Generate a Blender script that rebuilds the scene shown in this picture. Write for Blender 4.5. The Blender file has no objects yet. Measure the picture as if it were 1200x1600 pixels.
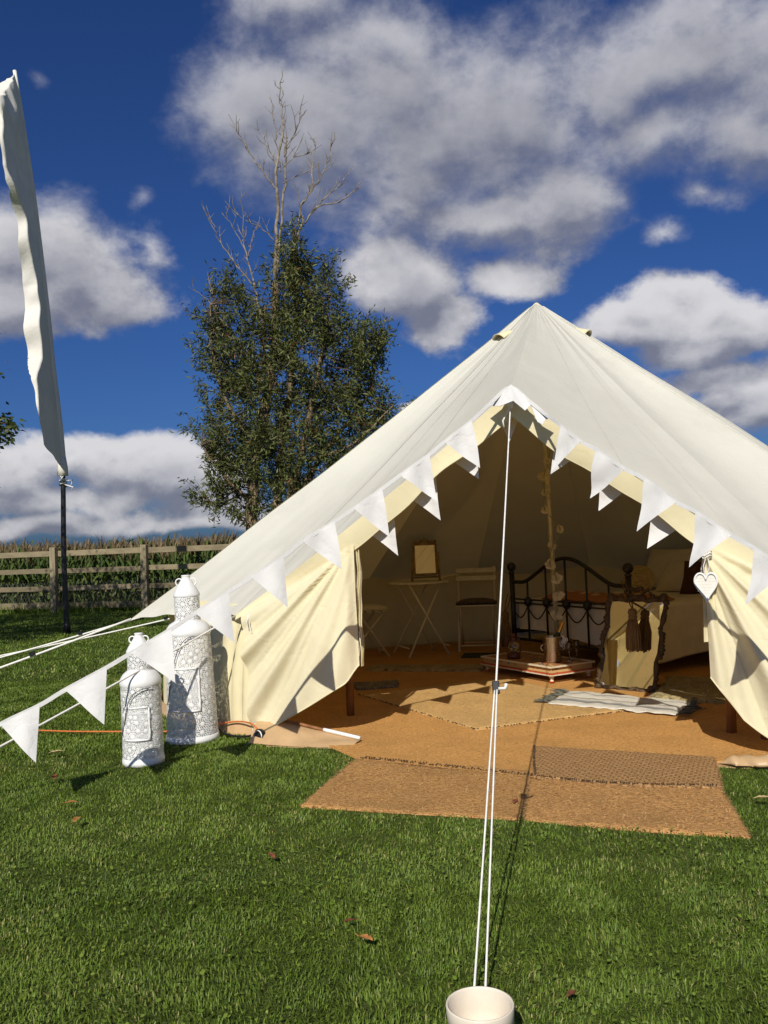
import bpy, math, random
import numpy as np
from mathutils import Vector, Matrix, noise as mnoise

random.seed(7)
rng = np.random.default_rng(7)
scene = bpy.context.scene
COL = scene.collection
PI = math.pi

# ---------------------------------------------------------------- camera
PITCH = math.atan(43 / 1383.0)
ROLL = math.radians(2.3)
fw = Vector((0, math.cos(PITCH), math.sin(PITCH)))
up0 = Vector((0, -math.sin(PITCH), math.cos(PITCH)))
r0 = Vector((1, 0, 0))
cr = r0 * math.cos(ROLL) - up0 * math.sin(ROLL)
cu = up0 * math.cos(ROLL) + r0 * math.sin(ROLL)
cam_d = bpy.data.cameras.new('camera')
cam = bpy.data.objects.new('camera', cam_d)
COL.objects.link(cam)
m3 = Matrix((cr, cu, -fw)).transposed()
cam.matrix_world = Matrix.Translation((0, 0, 1.15)) @ m3.to_4x4()
cam_d.sensor_fit = 'VERTICAL'
cam_d.sensor_height = 24.0
cam_d.lens = 1383.0 / 1600.0 * 24.0
cam_d.clip_start = 0.05
cam_d.clip_end = 2000
scene.camera = cam

# ---------------------------------------------------------------- view
scene.view_settings.view_transform = 'Standard'
scene.view_settings.look = 'None'
scene.view_settings.exposure = 0.18
scene.view_settings.gamma = 1.0
scene.view_settings.use_curve_mapping = False
scene.cycles.max_bounces = 8
scene.cycles.diffuse_bounces = 4
scene.cycles.transparent_max_bounces = 12
scene.cycles.use_denoising = True

# ---------------------------------------------------------------- sun
SUN_AZ = math.radians(13.5)      # light travels this far east of +Y
SUN_EL = math.radians(36.3)
sun_d = bpy.data.lights.new('sun', 'SUN')
sun_d.energy = 4.3
sun_d.angle = math.radians(0.5)
sun_d.color = (1.0, 0.945, 0.855)
sun = bpy.data.objects.new('sun', sun_d)
COL.objects.link(sun)
ld = Vector((math.sin(SUN_AZ) * math.cos(SUN_EL), math.cos(SUN_AZ) * math.cos(SUN_EL), -math.sin(SUN_EL)))
sun.rotation_euler = ld.to_track_quat('-Z', 'Y').to_euler()
sun.location = (-3, -8, 12)

# ---------------------------------------------------------------- sky with clouds
world = bpy.data.worlds.new('World')
scene.world = world
world.use_nodes = True
wt = world.node_tree
wt.nodes.clear()


class NT:
    """tiny helper for building node graphs"""
    def __init__(s, tree):
        s.t = tree

    def n(s, typ, **kw):
        nd = s.t.nodes.new(typ)
        for k, v in kw.items():
            setattr(nd, k, v)
        return nd

    def put(s, sock, v):
        if isinstance(v, bpy.types.NodeSocket):
            s.t.links.new(v, sock)
        else:
            sock.default_value = v

    def m(s, op, a, b=0.0, c=None, clamp=False):
        nd = s.n('ShaderNodeMath', operation=op, use_clamp=clamp)
        s.put(nd.inputs[0], a)
        s.put(nd.inputs[1], b)
        if c is not None:
            s.put(nd.inputs[2], c)
        return nd.outputs[0]

    def v(s, op, a, b=(0, 0, 0), out=0):
        nd = s.n('ShaderNodeVectorMath', operation=op)
        s.put(nd.inputs[0], a)
        if op == 'SCALE':
            s.put(nd.inputs[3], b)
        elif op not in ('LENGTH', 'NORMALIZE'):
            s.put(nd.inputs[1], b)
        return nd.outputs['Value' if op in ('LENGTH', 'DOT_PRODUCT', 'DISTANCE') else 'Vector']

    def noise(s, vec, scale, detail=4, rough=0.55, dist=0.0, lac=2.0, dim='3D', col=False):
        nd = s.n('ShaderNodeTexNoise', noise_dimensions=dim)
        if vec is not None:
            s.put(nd.inputs['Vector'], vec)
        nd.inputs['Scale'].default_value = scale
        nd.inputs['Detail'].default_value = detail
        nd.inputs['Roughness'].default_value = rough
        nd.inputs['Lacunarity'].default_value = lac
        nd.inputs['Distortion'].default_value = dist
        return nd.outputs['Color' if col else 'Fac']

    def ss(s, x, lo, hi, a=0.0, b=1.0, mode='SMOOTHSTEP'):
        nd = s.n('ShaderNodeMapRange', interpolation_type=mode)
        s.put(nd.inputs['Value'], x)
        nd.inputs['From Min'].default_value = lo
        nd.inputs['From Max'].default_value = hi
        nd.inputs['To Min'].default_value = a
        nd.inputs['To Max'].default_value = b
        return nd.outputs['Result']

    def mix(s, fac, a, b, blend='MIX'):
        nd = s.n('ShaderNodeMix', data_type='RGBA', blend_type=blend)
        s.put(nd.inputs[0], fac)
        for i, x in ((6, a), (7, b)):
            if isinstance(x, (tuple, list)) and len(x) == 3:
                x = (*x, 1)
            s.put(nd.inputs[i], x)
        return nd.outputs[2]

    def ramp(s, fac, stops, interp='LINEAR'):
        nd = s.n('ShaderNodeValToRGB')
        s.put(nd.inputs[0], fac)
        cr_ = nd.color_ramp
        cr_.interpolation = interp
        while len(cr_.elements) < len(stops):
            cr_.elements.new(0.5)
        for e, (p, c) in zip(cr_.elements, stops):
            e.position = p
            e.color = (*c, 1) if len(c) == 3 else c
        return nd.outputs[0]


W = NT(wt)
SKY_STRENGTH = 0.060
sky = W.n('ShaderNodeTexSky', sky_type='NISHITA', sun_disc=False)
sky.sun_elevation = SUN_EL
sky.sun_rotation = math.radians(193.5)
sky.altitude = 100
sky.air_density = 1.0
sky.dust_density = 1.1
sky.ozone_density = 3.0
wdir = W.n('ShaderNodeTexCoord').outputs['Generated']

# clouds of the day: (azimuth, elevation, half width, half height, fullness) in radians
CLOUDS = [
    (-0.340, 0.030, 0.160, 0.016, 0.72), (-0.200, 0.022, 0.140, 0.014, 0.70), (-0.440, 0.022, 0.140, 0.014, 0.75),
    (-0.127, 0.472, 0.089, 0.065, 1.12), (-0.070, 0.442, 0.096, 0.080, 1.22), (0.012, 0.470, 0.122, 0.080, 1.22),
    (0.075, 0.419, 0.119, 0.087, 1.22), (0.156, 0.431, 0.135, 0.087, 1.22), (0.202, 0.358, 0.100, 0.058, 1.12),
    (0.130, 0.352, 0.092, 0.036, 1.12), (0.277, 0.458, 0.105, 0.072, 1.17), (0.307, 0.400, 0.126, 0.051, 1.12),
    (0.357, 0.467, 0.113, 0.072, 1.12), (0.426, 0.443, 0.104, 0.080, 1.12), (0.416, 0.387, 0.094, 0.051, 1.12),
    (-0.072, 0.546, 0.144, 0.043, 0.77), (0.036, 0.516, 0.100, 0.051, 1.02), (0.019, 0.312, 0.053, 0.036, 1.02),
    (0.039, 0.277, 0.068, 0.051, 1.12), (0.074, 0.241, 0.060, 0.036, 1.02), (0.148, 0.284, 0.053, 0.033, 0.97),
    (-0.365, 0.313, 0.084, 0.043, 1.12), (-0.327, 0.290, 0.091, 0.043, 1.17), (-0.379, 0.261, 0.090, 0.036, 1.12),
    (-0.288, 0.272, 0.060, 0.029, 1.02), (-0.239, 0.323, 0.069, 0.043, 0.35), (0.332, 0.239, 0.071, 0.030, 1.01),
    (0.291, 0.221, 0.074, 0.030, 0.96), (0.369, 0.215, 0.074, 0.035, 1.01), (0.349, 0.188, 0.096, 0.025, 0.91),
    (0.400, 0.205, 0.052, 0.036, 0.86), (0.366, 0.149, 0.088, 0.029, 0.81), (0.408, 0.125, 0.073, 0.040, 0.86),
    (0.371, 0.122, 0.066, 0.025, 0.76), (0.375, 0.329, 0.069, 0.043, 0.42), (0.328, 0.295, 0.068, 0.036, 0.40),
    (-0.352, 0.107, 0.080, 0.029, 1.00), (-0.280, 0.093, 0.080, 0.033, 1.00), (-0.396, 0.094, 0.065, 0.036, 1.00),
    (-0.220, 0.067, 0.072, 0.033, 0.92), (-0.288, 0.052, 0.051, 0.020, 0.90), (-0.366, 0.057, 0.109, 0.022, 0.85),
    (-0.193, 0.038, 0.072, 0.022, 0.80), (0.038, 0.153, 0.029, 0.014, 0.72), (-0.347, 0.472, 0.057, 0.033, 0.15),
    (-0.258, 0.363, 0.046, 0.036, 0.20),
]


BIG = [c for c in CLOUDS if c[2] * c[3] > 0.0022]


def cloud_field(d, blobs):
    sx = W.n('ShaderNodeSeparateXYZ')
    W.put(sx.inputs[0], d)
    az = W.m('ARCTAN2', sx.outputs[0], sx.outputs[1])
    el = W.m('ARCSINE', sx.outputs[2])
    cb = W.n('ShaderNodeCombineXYZ')
    W.put(cb.inputs[0], az)
    W.put(cb.inputs[1], el)
    p = cb.outputs[0]
    warp = W.v('SCALE', W.v('SUBTRACT', W.noise(d, 6.0, 2, 0.5, col=True), (0.5, 0.5, 0.5)), 0.085)
    p = W.v('ADD', p, warp)
    acc = None
    for a, e, w, h, pk in blobs:
        q = W.v('MULTIPLY', W.v('SUBTRACT', p, (a, e, 0)), (1 / w, 1 / h, 0))
        val = W.m('SUBTRACT', pk, W.v('LENGTH', q))
        acc = val if acc is None else W.m('SMOOTH_MAX', acc, val, 0.35)
    # the same kind of cumulus carries on over the rest of the sky
    win = W.m('MULTIPLY', W.m('MULTIPLY', W.ss(az, -0.62, -0.48), W.ss(az, 0.62, 0.48)),
              W.m('MULTIPLY', W.ss(el, 0.72, 0.60), W.ss(sx.outputs[1], -0.1, 0.1)))
    gen = W.m('SUBTRACT', W.m('MULTIPLY', W.noise(d, 3.1, 2, 0.5), 5.5), 3.0)
    gen = W.m('SUBTRACT', gen, W.m('MULTIPLY', win, 4.0))
    acc = W.m('MAXIMUM', W.m('MAXIMUM', acc, gen), -1.3)
    d2 = W.v('MULTIPLY', d, (1.0, 1.0, 1.35))
    fb = W.m('SUBTRACT', W.noise(d2, 7.0, 6, 0.58, 0.15), 0.5)
    fb2 = W.m('SUBTRACT', W.noise(d2, 24.0, 6, 0.62, 0.1), 0.5)
    return W.m('ADD', acc, W.m('ADD', W.m('MULTIPLY', fb, 1.7), W.m('MULTIPLY', fb2, 0.80))), sx


f_here, sxyz = cloud_field(wdir, CLOUDS)
f_up, _ = cloud_field(W.v('NORMALIZE', W.v('ADD', wdir, (-0.010, -0.004, 0.030))), BIG)
elv = W.m('ARCSINE', sxyz.outputs[2])
soft = W.ss(elv, 0.26, 0.42, 0.48, 1.35)
dens = W.ss(W.m('DIVIDE', W.m('ADD', f_here, 0.16), soft), 0.0, 1.0)
thick = W.ss(f_here, 0.3, 1.5)
lit = W.ss(W.m('SUBTRACT', f_here, f_up), -0.65, 0.85)
lit = W.m('MULTIPLY', lit, W.ss(thick, 0.0, 1.0, 1.0, 0.45))
lit = W.m('ADD', lit, W.m('MULTIPLY', W.m('SUBTRACT', W.noise(wdir, 16, 5, 0.6), 0.5), 0.35))
c_dark = tuple(c / SKY_STRENGTH for c in (0.165, 0.175, 0.228))
c_lite = tuple(c / SKY_STRENGTH for c in (0.65, 0.64, 0.65))
ccol = W.ramp(lit, [(0.0, (0.0, 0, 0)), (1.0, (1, 1, 1))])
ccol = W.mix(ccol, c_dark, c_lite)
skyc = W.mix(1.0, sky.outputs[0], (0.245, 0.445, 0.86), 'MULTIPLY')
final = W.mix(W.m('MULTIPLY', dens, 0.93), skyc, ccol)
bg = W.n('ShaderNodeBackground')
bg.inputs[1].default_value = SKY_STRENGTH
wt.links.new(final, bg.inputs[0])
wo = W.n('ShaderNodeOutputWorld')
wt.links.new(bg.outputs[0], wo.inputs[0])
world.cycles.sampling_method = 'MANUAL'
world.cycles.sample_map_resolution = 512

# ================================================================ helpers


def vn(x, y, s=1.0, seed=0):
    """smooth value noise on numpy arrays, 0..1"""
    x = np.asarray(x) * s + 1000.0 + seed * 17.3
    y = np.asarray(y) * s + 1000.0 + seed * 5.1
    xi, yi = np.floor(x).astype(np.int64), np.floor(y).astype(np.int64)
    fx, fy = x - xi, y - yi
    fx, fy = fx * fx * (3 - 2 * fx), fy * fy * (3 - 2 * fy)

    def h(a, b):
        n = (a * 374761393 + b * 668265263 + seed * 974711) & 0xffffffff
        n = ((n ^ (n >> 13)) * 1274126177) & 0xffffffff
        return ((n ^ (n >> 16)) & 0xffff) / 65535.0
    return ((h(xi, yi) * (1 - fx) + h(xi + 1, yi) * fx) * (1 - fy) + (h(xi, yi + 1) * (1 - fx) + h(xi + 1, yi + 1) * fx) * fy)


def tag(o, label=None, cat=None, group=None, kind=None):
    if label:
        o['label'] = label
    if cat:
        o['category'] = cat
    if group:
        o['group'] = group
    if kind:
        o['kind'] = kind
    return o


def empty(name, loc, label=None, cat=None, group=None):
    o = bpy.data.objects.new(name, None)
    o.empty_display_size = 0.1
    o.location = loc
    COL.objects.link(o)
    return tag(o, label, cat, group)


def wloc(o):
    p = Vector((0, 0, 0))
    while o is not None:
        p += o.location
        o = o.parent
    return p


class MB:
    """collects geometry given in world coordinates"""
    def __init__(s):
        s.v, s.f, s.mi, s.uv = [], [], [], {}

    def add(s, vs, fs, mi=0):
        b = len(s.v)
        s.v.extend([tuple(v) for v in vs])
        for f in fs:
            s.f.append(tuple(i + b for i in f))
            s.mi.append(mi)
        return s

    def box(s, c, size, rz=0.0, rot=None, mi=0, taper=1.0):
        hx, hy, hz = size[0] / 2, size[1] / 2, size[2] / 2
        vs = []
        M = rot if rot is not None else Matrix.Rotation(rz, 3, 'Z')
        for z in (-1, 1):
            k = taper if z > 0 else 1.0
            for x, y in ((-1, -1), (1, -1), (1, 1), (-1, 1)):
                vs.append(Vector(c) + M @ Vector((x * hx * k, y * hy * k, z * hz)))
        return s.add(vs, [(3, 2, 1, 0), (4, 5, 6, 7), (0, 1, 5, 4), (1, 2, 6, 5), (2, 3, 7, 6), (3, 0, 4, 7)], mi)

    def beam(s, a, b, w, d, up=(0, 0, 1), mi=0):
        a, b = Vector(a), Vector(b)
        z = (b - a).normalized()
        x = Vector(up).cross(z)
        if x.length < 1e-4:
            x = Vector((1, 0, 0)).cross(z)
        x.normalize()
        y = z.cross(x)
        vs = [p + x * (i * w / 2) + y * (j * d / 2) for p in (a, b) for i, j in ((-1, -1), (1, -1), (1, 1), (-1, 1))]
        return s.add(vs, [(3, 2, 1, 0), (4, 5, 6, 7), (0, 1, 5, 4), (1, 2, 6, 5), (2, 3, 7, 6), (3, 0, 4, 7)], mi)

    def tube(s, pts, r, seg=8, cap=True, mi=0, closed=False):
        pts = [Vector(p) for p in pts]
        n = len(pts)
        rs = r if isinstance(r, (list, tuple)) else [r] * n
        vs, fs = [], []
        t0 = (pts[1] - pts[0]).normalized()
        ref = Vector((0, 0, 1)) if abs(t0.z) < 0.9 else Vector((1, 0, 0))
        nx = ref.cross(t0).normalized()
        for i in range(n):
            if closed:
                t = (pts[(i + 1) % n] - pts[i - 1])
            else:
                t = pts[min(i + 1, n - 1)] - pts[max(i - 1, 0)]
            t.normalize()
            nx = (nx - t * nx.dot(t))
            if nx.length < 1e-5:
                nx = Vector((1, 0, 0)).cross(t)
            nx.normalize()
            ny = t.cross(nx)
            for k in range(seg):
                a = 2 * PI * k / seg
                vs.append(pts[i] + nx * (math.cos(a) * rs[i]) + ny * (math.sin(a) * rs[i]))
        for i in range(n if closed else n - 1):
            j = (i + 1) % n
            for k in range(seg):
                l = (k + 1) % seg
                fs.append((i * seg + k, i * seg + l, j * seg + l, j * seg + k))
        if cap and not closed:
            fs.append(tuple(range(seg - 1, -1, -1)))
            fs.append(tuple((n - 1) * seg + k for k in range(seg)))
        return s.add(vs, fs, mi)

    def lathe(s, prof, o=(0, 0, 0), seg=24, M=None, mi=0, a0=0.0, a1=2 * PI, uvs=False):
        o = Vector(o)
        full = abs(a1 - a0 - 2 * PI) < 1e-6 and not uvs
        ns = seg if full else seg + 1
        vs, fs = [], []
        uvl = []
        for r, z in prof:
            for k in range(ns):
                a = a0 + (a1 - a0) * k / seg
                p = Vector((r * math.cos(a), r * math.sin(a), z))
                vs.append(o + (M @ p if M else p))
                uvl.append((a, z))
        for i in range(len(prof) - 1):
            for k in range(seg):
                l = (k + 1) % ns
                fs.append((i * ns + k, i * ns + l, (i + 1) * ns + l, (i + 1) * ns + k))
        if uvs:
            b = len(s.v)
            for i, q in enumerate(uvl):
                s.uv[b + i] = q
        return s.add(vs, fs, mi)

    def ball(s, c, r, seg=14, rings=8, sc=(1, 1, 1), M=None, mi=0):
        vs, fs = [], []
        for i in range(rings + 1):
            th = PI * i / rings
            for k in range(seg):
                a = 2 * PI * k / seg
                p = Vector((r * sc[0] * math.sin(th) * math.cos(a), r * sc[1] * math.sin(th) * math.sin(a), r * sc[2] * math.cos(th)))
                vs.append(Vector(c) + (M @ p if M else p))
        for i in range(rings):
            for k in range(seg):
                l = (k + 1) % seg
                fs.append((i * seg + k, (i + 1) * seg + k, (i + 1) * seg + l, i * seg + l))
        return s.add(vs, fs, mi)

    def grid(s, fn, nu, nv, mi=0, uvs=False):
        b = len(s.v)
        vs = [fn(i / nu, j / nv) for j in range(nv + 1) for i in range(nu + 1)]
        w = nu + 1
        fs = [(j * w + i, j * w + i + 1, (j + 1) * w + i + 1, (j + 1) * w + i) for j in range(nv) for i in range(nu)]
        if uvs:
            for j in range(nv + 1):
                for i in range(nu + 1):
                    s.uv[b + j * w + i] = (i / nu, j / nv)
        return s.add(vs, fs, mi)

    def prism(s, poly, z0, z1, mi=0):
        n = len(poly)
        vs = [(x, y, z0) for x, y in poly] + [(x, y, z1) for x, y in poly]
        fs = [tuple(range(n - 1, -1, -1)), tuple(range(n, 2 * n))] + [(i, (i + 1) % n, n + (i + 1) % n, n + i) for i in range(n)]
        return s.add(vs, fs, mi)

    def build(s, name, mat, parent=None, smooth=False, loc=None, solid=0.0, bevel=0.0):
        me = bpy.data.meshes.new(name)
        off = wloc(parent) if parent else Vector(loc or (0, 0, 0))
        me.from_pydata([(v[0] - off.x, v[1] - off.y, v[2] - off.z) for v in s.v], [], s.f)
        for mt in (mat if isinstance(mat, (list, tuple)) else [mat]):
            me.materials.append(mt)
        me.polygons.foreach_set('material_index', s.mi)
        if smooth:
            me.polygons.foreach_set('use_smooth', [True] * len(me.polygons))
        if s.uv:
            ul = me.uv_layers.new(name='UVMap')
            for lp in me.loops:
                ul.data[lp.index].uv = s.uv.get(lp.vertex_index, (0, 0))
        me.update()
        o = bpy.data.objects.new(name, me)
        COL.objects.link(o)
        if parent:
            o.parent = parent
        else:
            o.location = off
        if bevel:
            bv = o.modifiers.new('bevel', 'BEVEL')
            bv.width = bevel
            bv.segments = 2
            bv.limit_method = 'ANGLE'
        if solid:
            sm = o.modifiers.new('solid', 'SOLIDIFY')
            sm.thickness = solid
            sm.offset = 0
        return o


def np_mesh(name, verts, tris, mat, attr=None, parent=None, smooth=False):
    """fast triangle mesh from numpy arrays"""
    me = bpy.data.meshes.new(name)
    nv, nt = len(verts), len(tris)
    me.vertices.add(nv)
    me.vertices.foreach_set('co', np.asarray(verts, np.float32).ravel())
    me.loops.add(nt * 3)
    me.loops.foreach_set('vertex_index', np.asarray(tris, np.int32).ravel())
    me.polygons.add(nt)
    me.polygons.foreach_set('loop_start', np.arange(nt, dtype=np.int32) * 3)
    if smooth:
        me.polygons.foreach_set('use_smooth', np.ones(nt, bool))
    if attr:
        for k, a in attr.items():
            at = me.attributes.new(k, 'FLOAT', 'POINT')
            at.data.foreach_set('value', np.asarray(a, np.float32))
    me.materials.append(mat)
    me.update(calc_edges=True)
    o = bpy.data.objects.new(name, me)
    COL.objects.link(o)
    if parent:
        o.parent = parent
        o.location = -wloc(parent)
    return o


def catmull(pts, n=8):
    pts = [Vector(p) for p in pts]
    P = [pts[0] * 2 - pts[1]] + pts + [pts[-1] * 2 - pts[-2]]
    out = []
    for i in range(1, len(P) - 2):
        for k in range(n):
            t = k / n
            a, b, c, d = P[i - 1], P[i], P[i + 1], P[i + 2]
            out.append(0.5 * ((2 * b) + (c - a) * t + (2 * a - 5 * b + 4 * c - d) * t * t + (3 * b - a - 3 * c + d) * t ** 3))
    out.append(pts[-1])
    return out


def lerp(a, b, t):
    return a + (b - a) * t


def sstep(a, b, x):
    t = min(1, max(0, (x - a) / (b - a)))
    return t * t * (3 - 2 * t)


def in_poly(px, py, poly):
    c = np.zeros(px.shape, bool)
    n = len(poly)
    for i in range(n):
        x1, y1 = poly[i]
        x2, y2 = poly[(i + 1) % n]
        if abs(y2 - y1) < 1e-9:
            continue
        cond = ((y1 > py) != (y2 > py)) & (px < (x2 - x1) * (py - y1) / (y2 - y1) + x1)
        c ^= cond
    return c


# ================================================================ materials
MATS = {}


def pm(name, base, rough=0.85, var=0.2, scale=8.0, bump=0.0, bscale=60.0, metal=0.0, spec=0.3, trans=0.0, tcol=None,
       stretch=(1, 1, 1), detail=4, base2=None, bdist=0.004, two=None, crease=0.0, vary=0.0):
    """general procedural material: noise-varied colour, fine relief, optional translucency"""
    mt = bpy.data.materials.new(name)
    mt.use_nodes = True
    t = mt.node_tree
    t.nodes.clear()
    N = NT(t)
    co = N.n('ShaderNodeTexCoord').outputs['Object']
    cs = N.v('MULTIPLY', co, stretch)
    nf = N.noise(cs, scale, detail, 0.6)
    b2 = base2 or tuple(min(1, c * (1 - var)) for c in base)
    b1 = base if base2 else tuple(min(1, c * (1 + var * 0.6)) for c in base)
    colr = N.mix(N.ss(nf, 0.3, 0.7), b2, b1)
    if two:  # fine speckle
        sp = N.noise(cs, two[1], 3, 0.7)
        colr = N.mix(N.ss(sp, two[2], two[2] + 0.12), colr, two[0])
    if vary:  # each piece weathered a little differently
        rnd = N.n('ShaderNodeObjectInfo').outputs['Random']
        k_ = N.ss(rnd, 0.0, 1.0, 1 - vary, 1 + vary, 'LINEAR')
        cb_ = N.n('ShaderNodeCombineXYZ')
        for q_ in range(3):
            N.put(cb_.inputs[q_], k_)
        colr = N.mix(1.0, colr, cb_.outputs[0], 'MULTIPLY')
    if crease:  # faint stains on the cloth
        st = N.ss(N.noise(co, 2.3, 6, 0.65), 0.56, 0.72, 0.0, 0.30)
        colr = N.mix(st, colr, tuple(c * 0.80 for c in base))
    pb = N.n('ShaderNodeBsdfPrincipled')
    t.links.new(colr, pb.inputs['Base Color'])
    pb.inputs['Metallic'].default_value = metal
    pb.inputs['Specular IOR Level'].default_value = spec
    rr = N.ss(N.noise(cs, scale * 2.3, 3), 0.2, 0.8, max(0.02, rough - 0.08), min(1, rough + 0.08))
    t.links.new(rr, pb.inputs['Roughness'])
    nrm = None
    if bump:
        bp = N.n('ShaderNodeBump')
        bp.inputs['Strength'].default_value = bump
        bp.inputs['Distance'].default_value = bdist
        t.links.new(N.noise(cs, bscale, 4, 0.65), bp.inputs['Height'])
        if crease:  # soft crumples of folded and packed canvas
            rid = N.m('ABSOLUTE', N.m('SUBTRACT', N.noise(cs, 5.5, 3, 0.5, 0.6), 0.5))
            b2_ = N.n('ShaderNodeBump')
            b2_.inputs['Strength'].default_value = 1.0
            b2_.inputs['Distance'].default_value = crease
            t.links.new(N.ss(rid, 0.0, 0.09), b2_.inputs['Height'])
            t.links.new(b2_.outputs[0], bp.inputs['Normal'])
        nrm = bp.outputs[0]
        t.links.new(nrm, pb.inputs['Normal'])
    out = N.n('ShaderNodeOutputMaterial')
    sh = pb.outputs[0]
    if trans:
        tr = N.n('ShaderNodeBsdfTranslucent')
        if tcol:
            tr.inputs[0].default_value = (*tcol, 1)
        else:
            t.links.new(colr, tr.inputs[0])
        mx = N.n('ShaderNodeMixShader')
        mx.inputs[0].default_value = trans
        t.links.new(sh, mx.inputs[1])
        t.links.new(tr.outputs[0], mx.inputs[2])
        sh = mx.outputs[0]
    t.links.new(sh, out.inputs[0])
    MATS[name] = mt
    return mt


def leafmat(name, stops, trans=0.25, rough=0.55):
    mt = bpy.data.materials.new(name)
    mt.use_nodes = True
    t = mt.node_tree
    t.nodes.clear()
    N = NT(t)
    at = N.n('ShaderNodeAttribute', attribute_name='rnd').outputs['Fac']
    colr = N.ramp(at, stops)
    pb = N.n('ShaderNodeBsdfPrincipled')
    t.links.new(colr, pb.inputs['Base Color'])
    pb.inputs['Roughness'].default_value = rough
    pb.inputs['Specular IOR Level'].default_value = 0.25
    tr = N.n('ShaderNodeBsdfTranslucent')
    t.links.new(colr, tr.inputs[0])
    mx = N.n('ShaderNodeMixShader')
    mx.inputs[0].default_value = trans
    t.links.new(pb.outputs[0], mx.inputs[1])
    t.links.new(tr.outputs[0], mx.inputs[2])
    out = N.n('ShaderNodeOutputMaterial')
    t.links.new(mx.outputs[0], out.inputs[0])
    return mt


M_roof = pm('canvas_roof', (0.63, 0.62, 0.535), 0.9, 0.06, 1.5, 0.25, 900, crease=0.0004, trans=0.105, tcol=(0.85, 0.53, 0.16), spec=0.1, bdist=0.002)
M_canvas = pm('canvas_cream', (0.74, 0.665, 0.43), 0.9, 0.07, 2.0, 0.25, 900, crease=0.0006, trans=0.07, tcol=(0.75, 0.55, 0.22), spec=0.1, bdist=0.002)
M_flap = pm('canvas_door', (0.84, 0.77, 0.53), 0.9, 0.07, 2.0, 0.35, 60, crease=0.0008, trans=0.22, tcol=(0.80, 0.60, 0.26), spec=0.1, bdist=0.004)
M_seam = pm('canvas_seam', (0.585, 0.57, 0.485), 0.9, 0.1, 30, 0.3, 200, spec=0.1, bdist=0.002)
M_white_cloth = pm('cotton_white', (0.75, 0.74, 0.72), 0.9, 0.05, 5, 0.4, 120, crease=0.0009, trans=0.12, spec=0.1, bdist=0.002)
M_silk = pm('flag_fabric', (0.70, 0.68, 0.61), 0.7, 0.05, 3, 0.3, 30, crease=0.0010, trans=0.02, spec=0.2, bdist=0.01)
M_rope = pm('rope_white', (0.78, 0.76, 0.70), 0.9, 0.1, 40, 0.4, 300, spec=0.1)
M_groundsheet = pm('groundsheet_vinyl', (0.50, 0.33, 0.17), 0.42, 0.15, 4, 0.35, 25, spec=0.5, bdist=0.01)
M_wood_post = pm('stained_wood', (0.26, 0.115, 0.045), 0.6, 0.35, 6, 0.3, 40, stretch=(6, 6, 0.6))
M_tentpole = pm('steel_pole', (0.58, 0.55, 0.38), 0.45, 0.1, 10, metal=0.4)
M_black = pm('black_plastic', (0.012, 0.012, 0.013), 0.45, 0.2, 12)
M_blackpole = pm('black_fibreglass', (0.014, 0.014, 0.018), 0.35, 0.2, 5, spec=0.5)
M_fence = pm('weathered_timber', (0.25, 0.205, 0.125), 0.85, 0.35, 3.5, 0.5, 30, stretch=(0.7, 4, 4), base2=(0.17, 0.14, 0.085), bdist=0.01, vary=0.25)
M_fencepost = pm('weathered_post', (0.36, 0.30, 0.19), 0.85, 0.35, 3.5, 0.5, 30, stretch=(5, 5, 0.7), base2=(0.22, 0.18, 0.11), bdist=0.01, vary=0.15)
M_wire = pm('netting_wire', (0.22, 0.22, 0.21), 0.5, 0.2, 5, metal=0.7)
M_bark = pm('pale_bark', (0.28, 0.21, 0.13), 0.9, 0.4, 5, 0.5, 25, stretch=(4, 4, 1), base2=(0.10, 0.065, 0.035), bdist=0.02)
M_deadwood = pm('dead_branch_wood', (0.34, 0.29, 0.22), 0.85, 0.3, 9, base2=(0.11, 0.085, 0.055))
M_bark2 = pm('brown_bark', (0.12, 0.085, 0.055), 0.9, 0.4, 5, 0.5, 25, bdist=0.02)
M_lawn_soil = pm('lawn_thatch', (0.105, 0.140, 0.030), 0.95, 0.4, 14, 0.9, 120, base2=(0.065, 0.092, 0.020), spec=0.1, bdist=0.02, two=((0.11, 0.13, 0.04), 260, 0.60))
M_white_metal = pm('white_painted_metal', (0.76, 0.76, 0.74), 0.42, 0.06, 9, spec=0.45)
M_blade = leafmat('grass_blades', [(0.0, (0.065, 0.098, 0.012)), (0.35, (0.112, 0.176, 0.022)), (0.65, (0.168, 0.240, 0.034)), (0.88, (0.26, 0.29, 0.060)), (1.0, (0.42, 0.36, 0.16))], 0.22, 0.5)
M_euc = leafmat('eucalyptus_leaves', [(0.0, (0.036, 0.048, 0.011)), (0.5, (0.100, 0.120, 0.032)), (0.85, (0.175, 0.190, 0.062)), (0.96, (0.17, 0.15, 0.06)), (1.0, (0.22, 0.08, 0.03))], 0.20, 0.45)
M_broad = leafmat('broad_leaves', [(0.0, (0.018, 0.032, 0.008)), (0.6, (0.05, 0.075, 0.018)), (1.0, (0.15, 0.14, 0.03))], 0.18, 0.5)
M_corn = leafmat('corn_plant', [(0.0, (0.035, 0.065, 0.014)), (0.40, (0.085, 0.13, 0.030)), (0.58, (0.13, 0.16, 0.045)), (0.72, (0.17, 0.125, 0.060)), (1.0, (0.25, 0.185, 0.105))], 0.2, 0.6)

# ================================================================ ground
TCX, TCY = 1.247, 6.82
g = MB()
g.add([(-300, -60, 0), (300, -60, 0), (300, 400, 0), (-300, 400, 0)], [(0, 1, 2, 3)])
tag(g.build('lawn_ground', M_lawn_soil), kind='structure')

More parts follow.
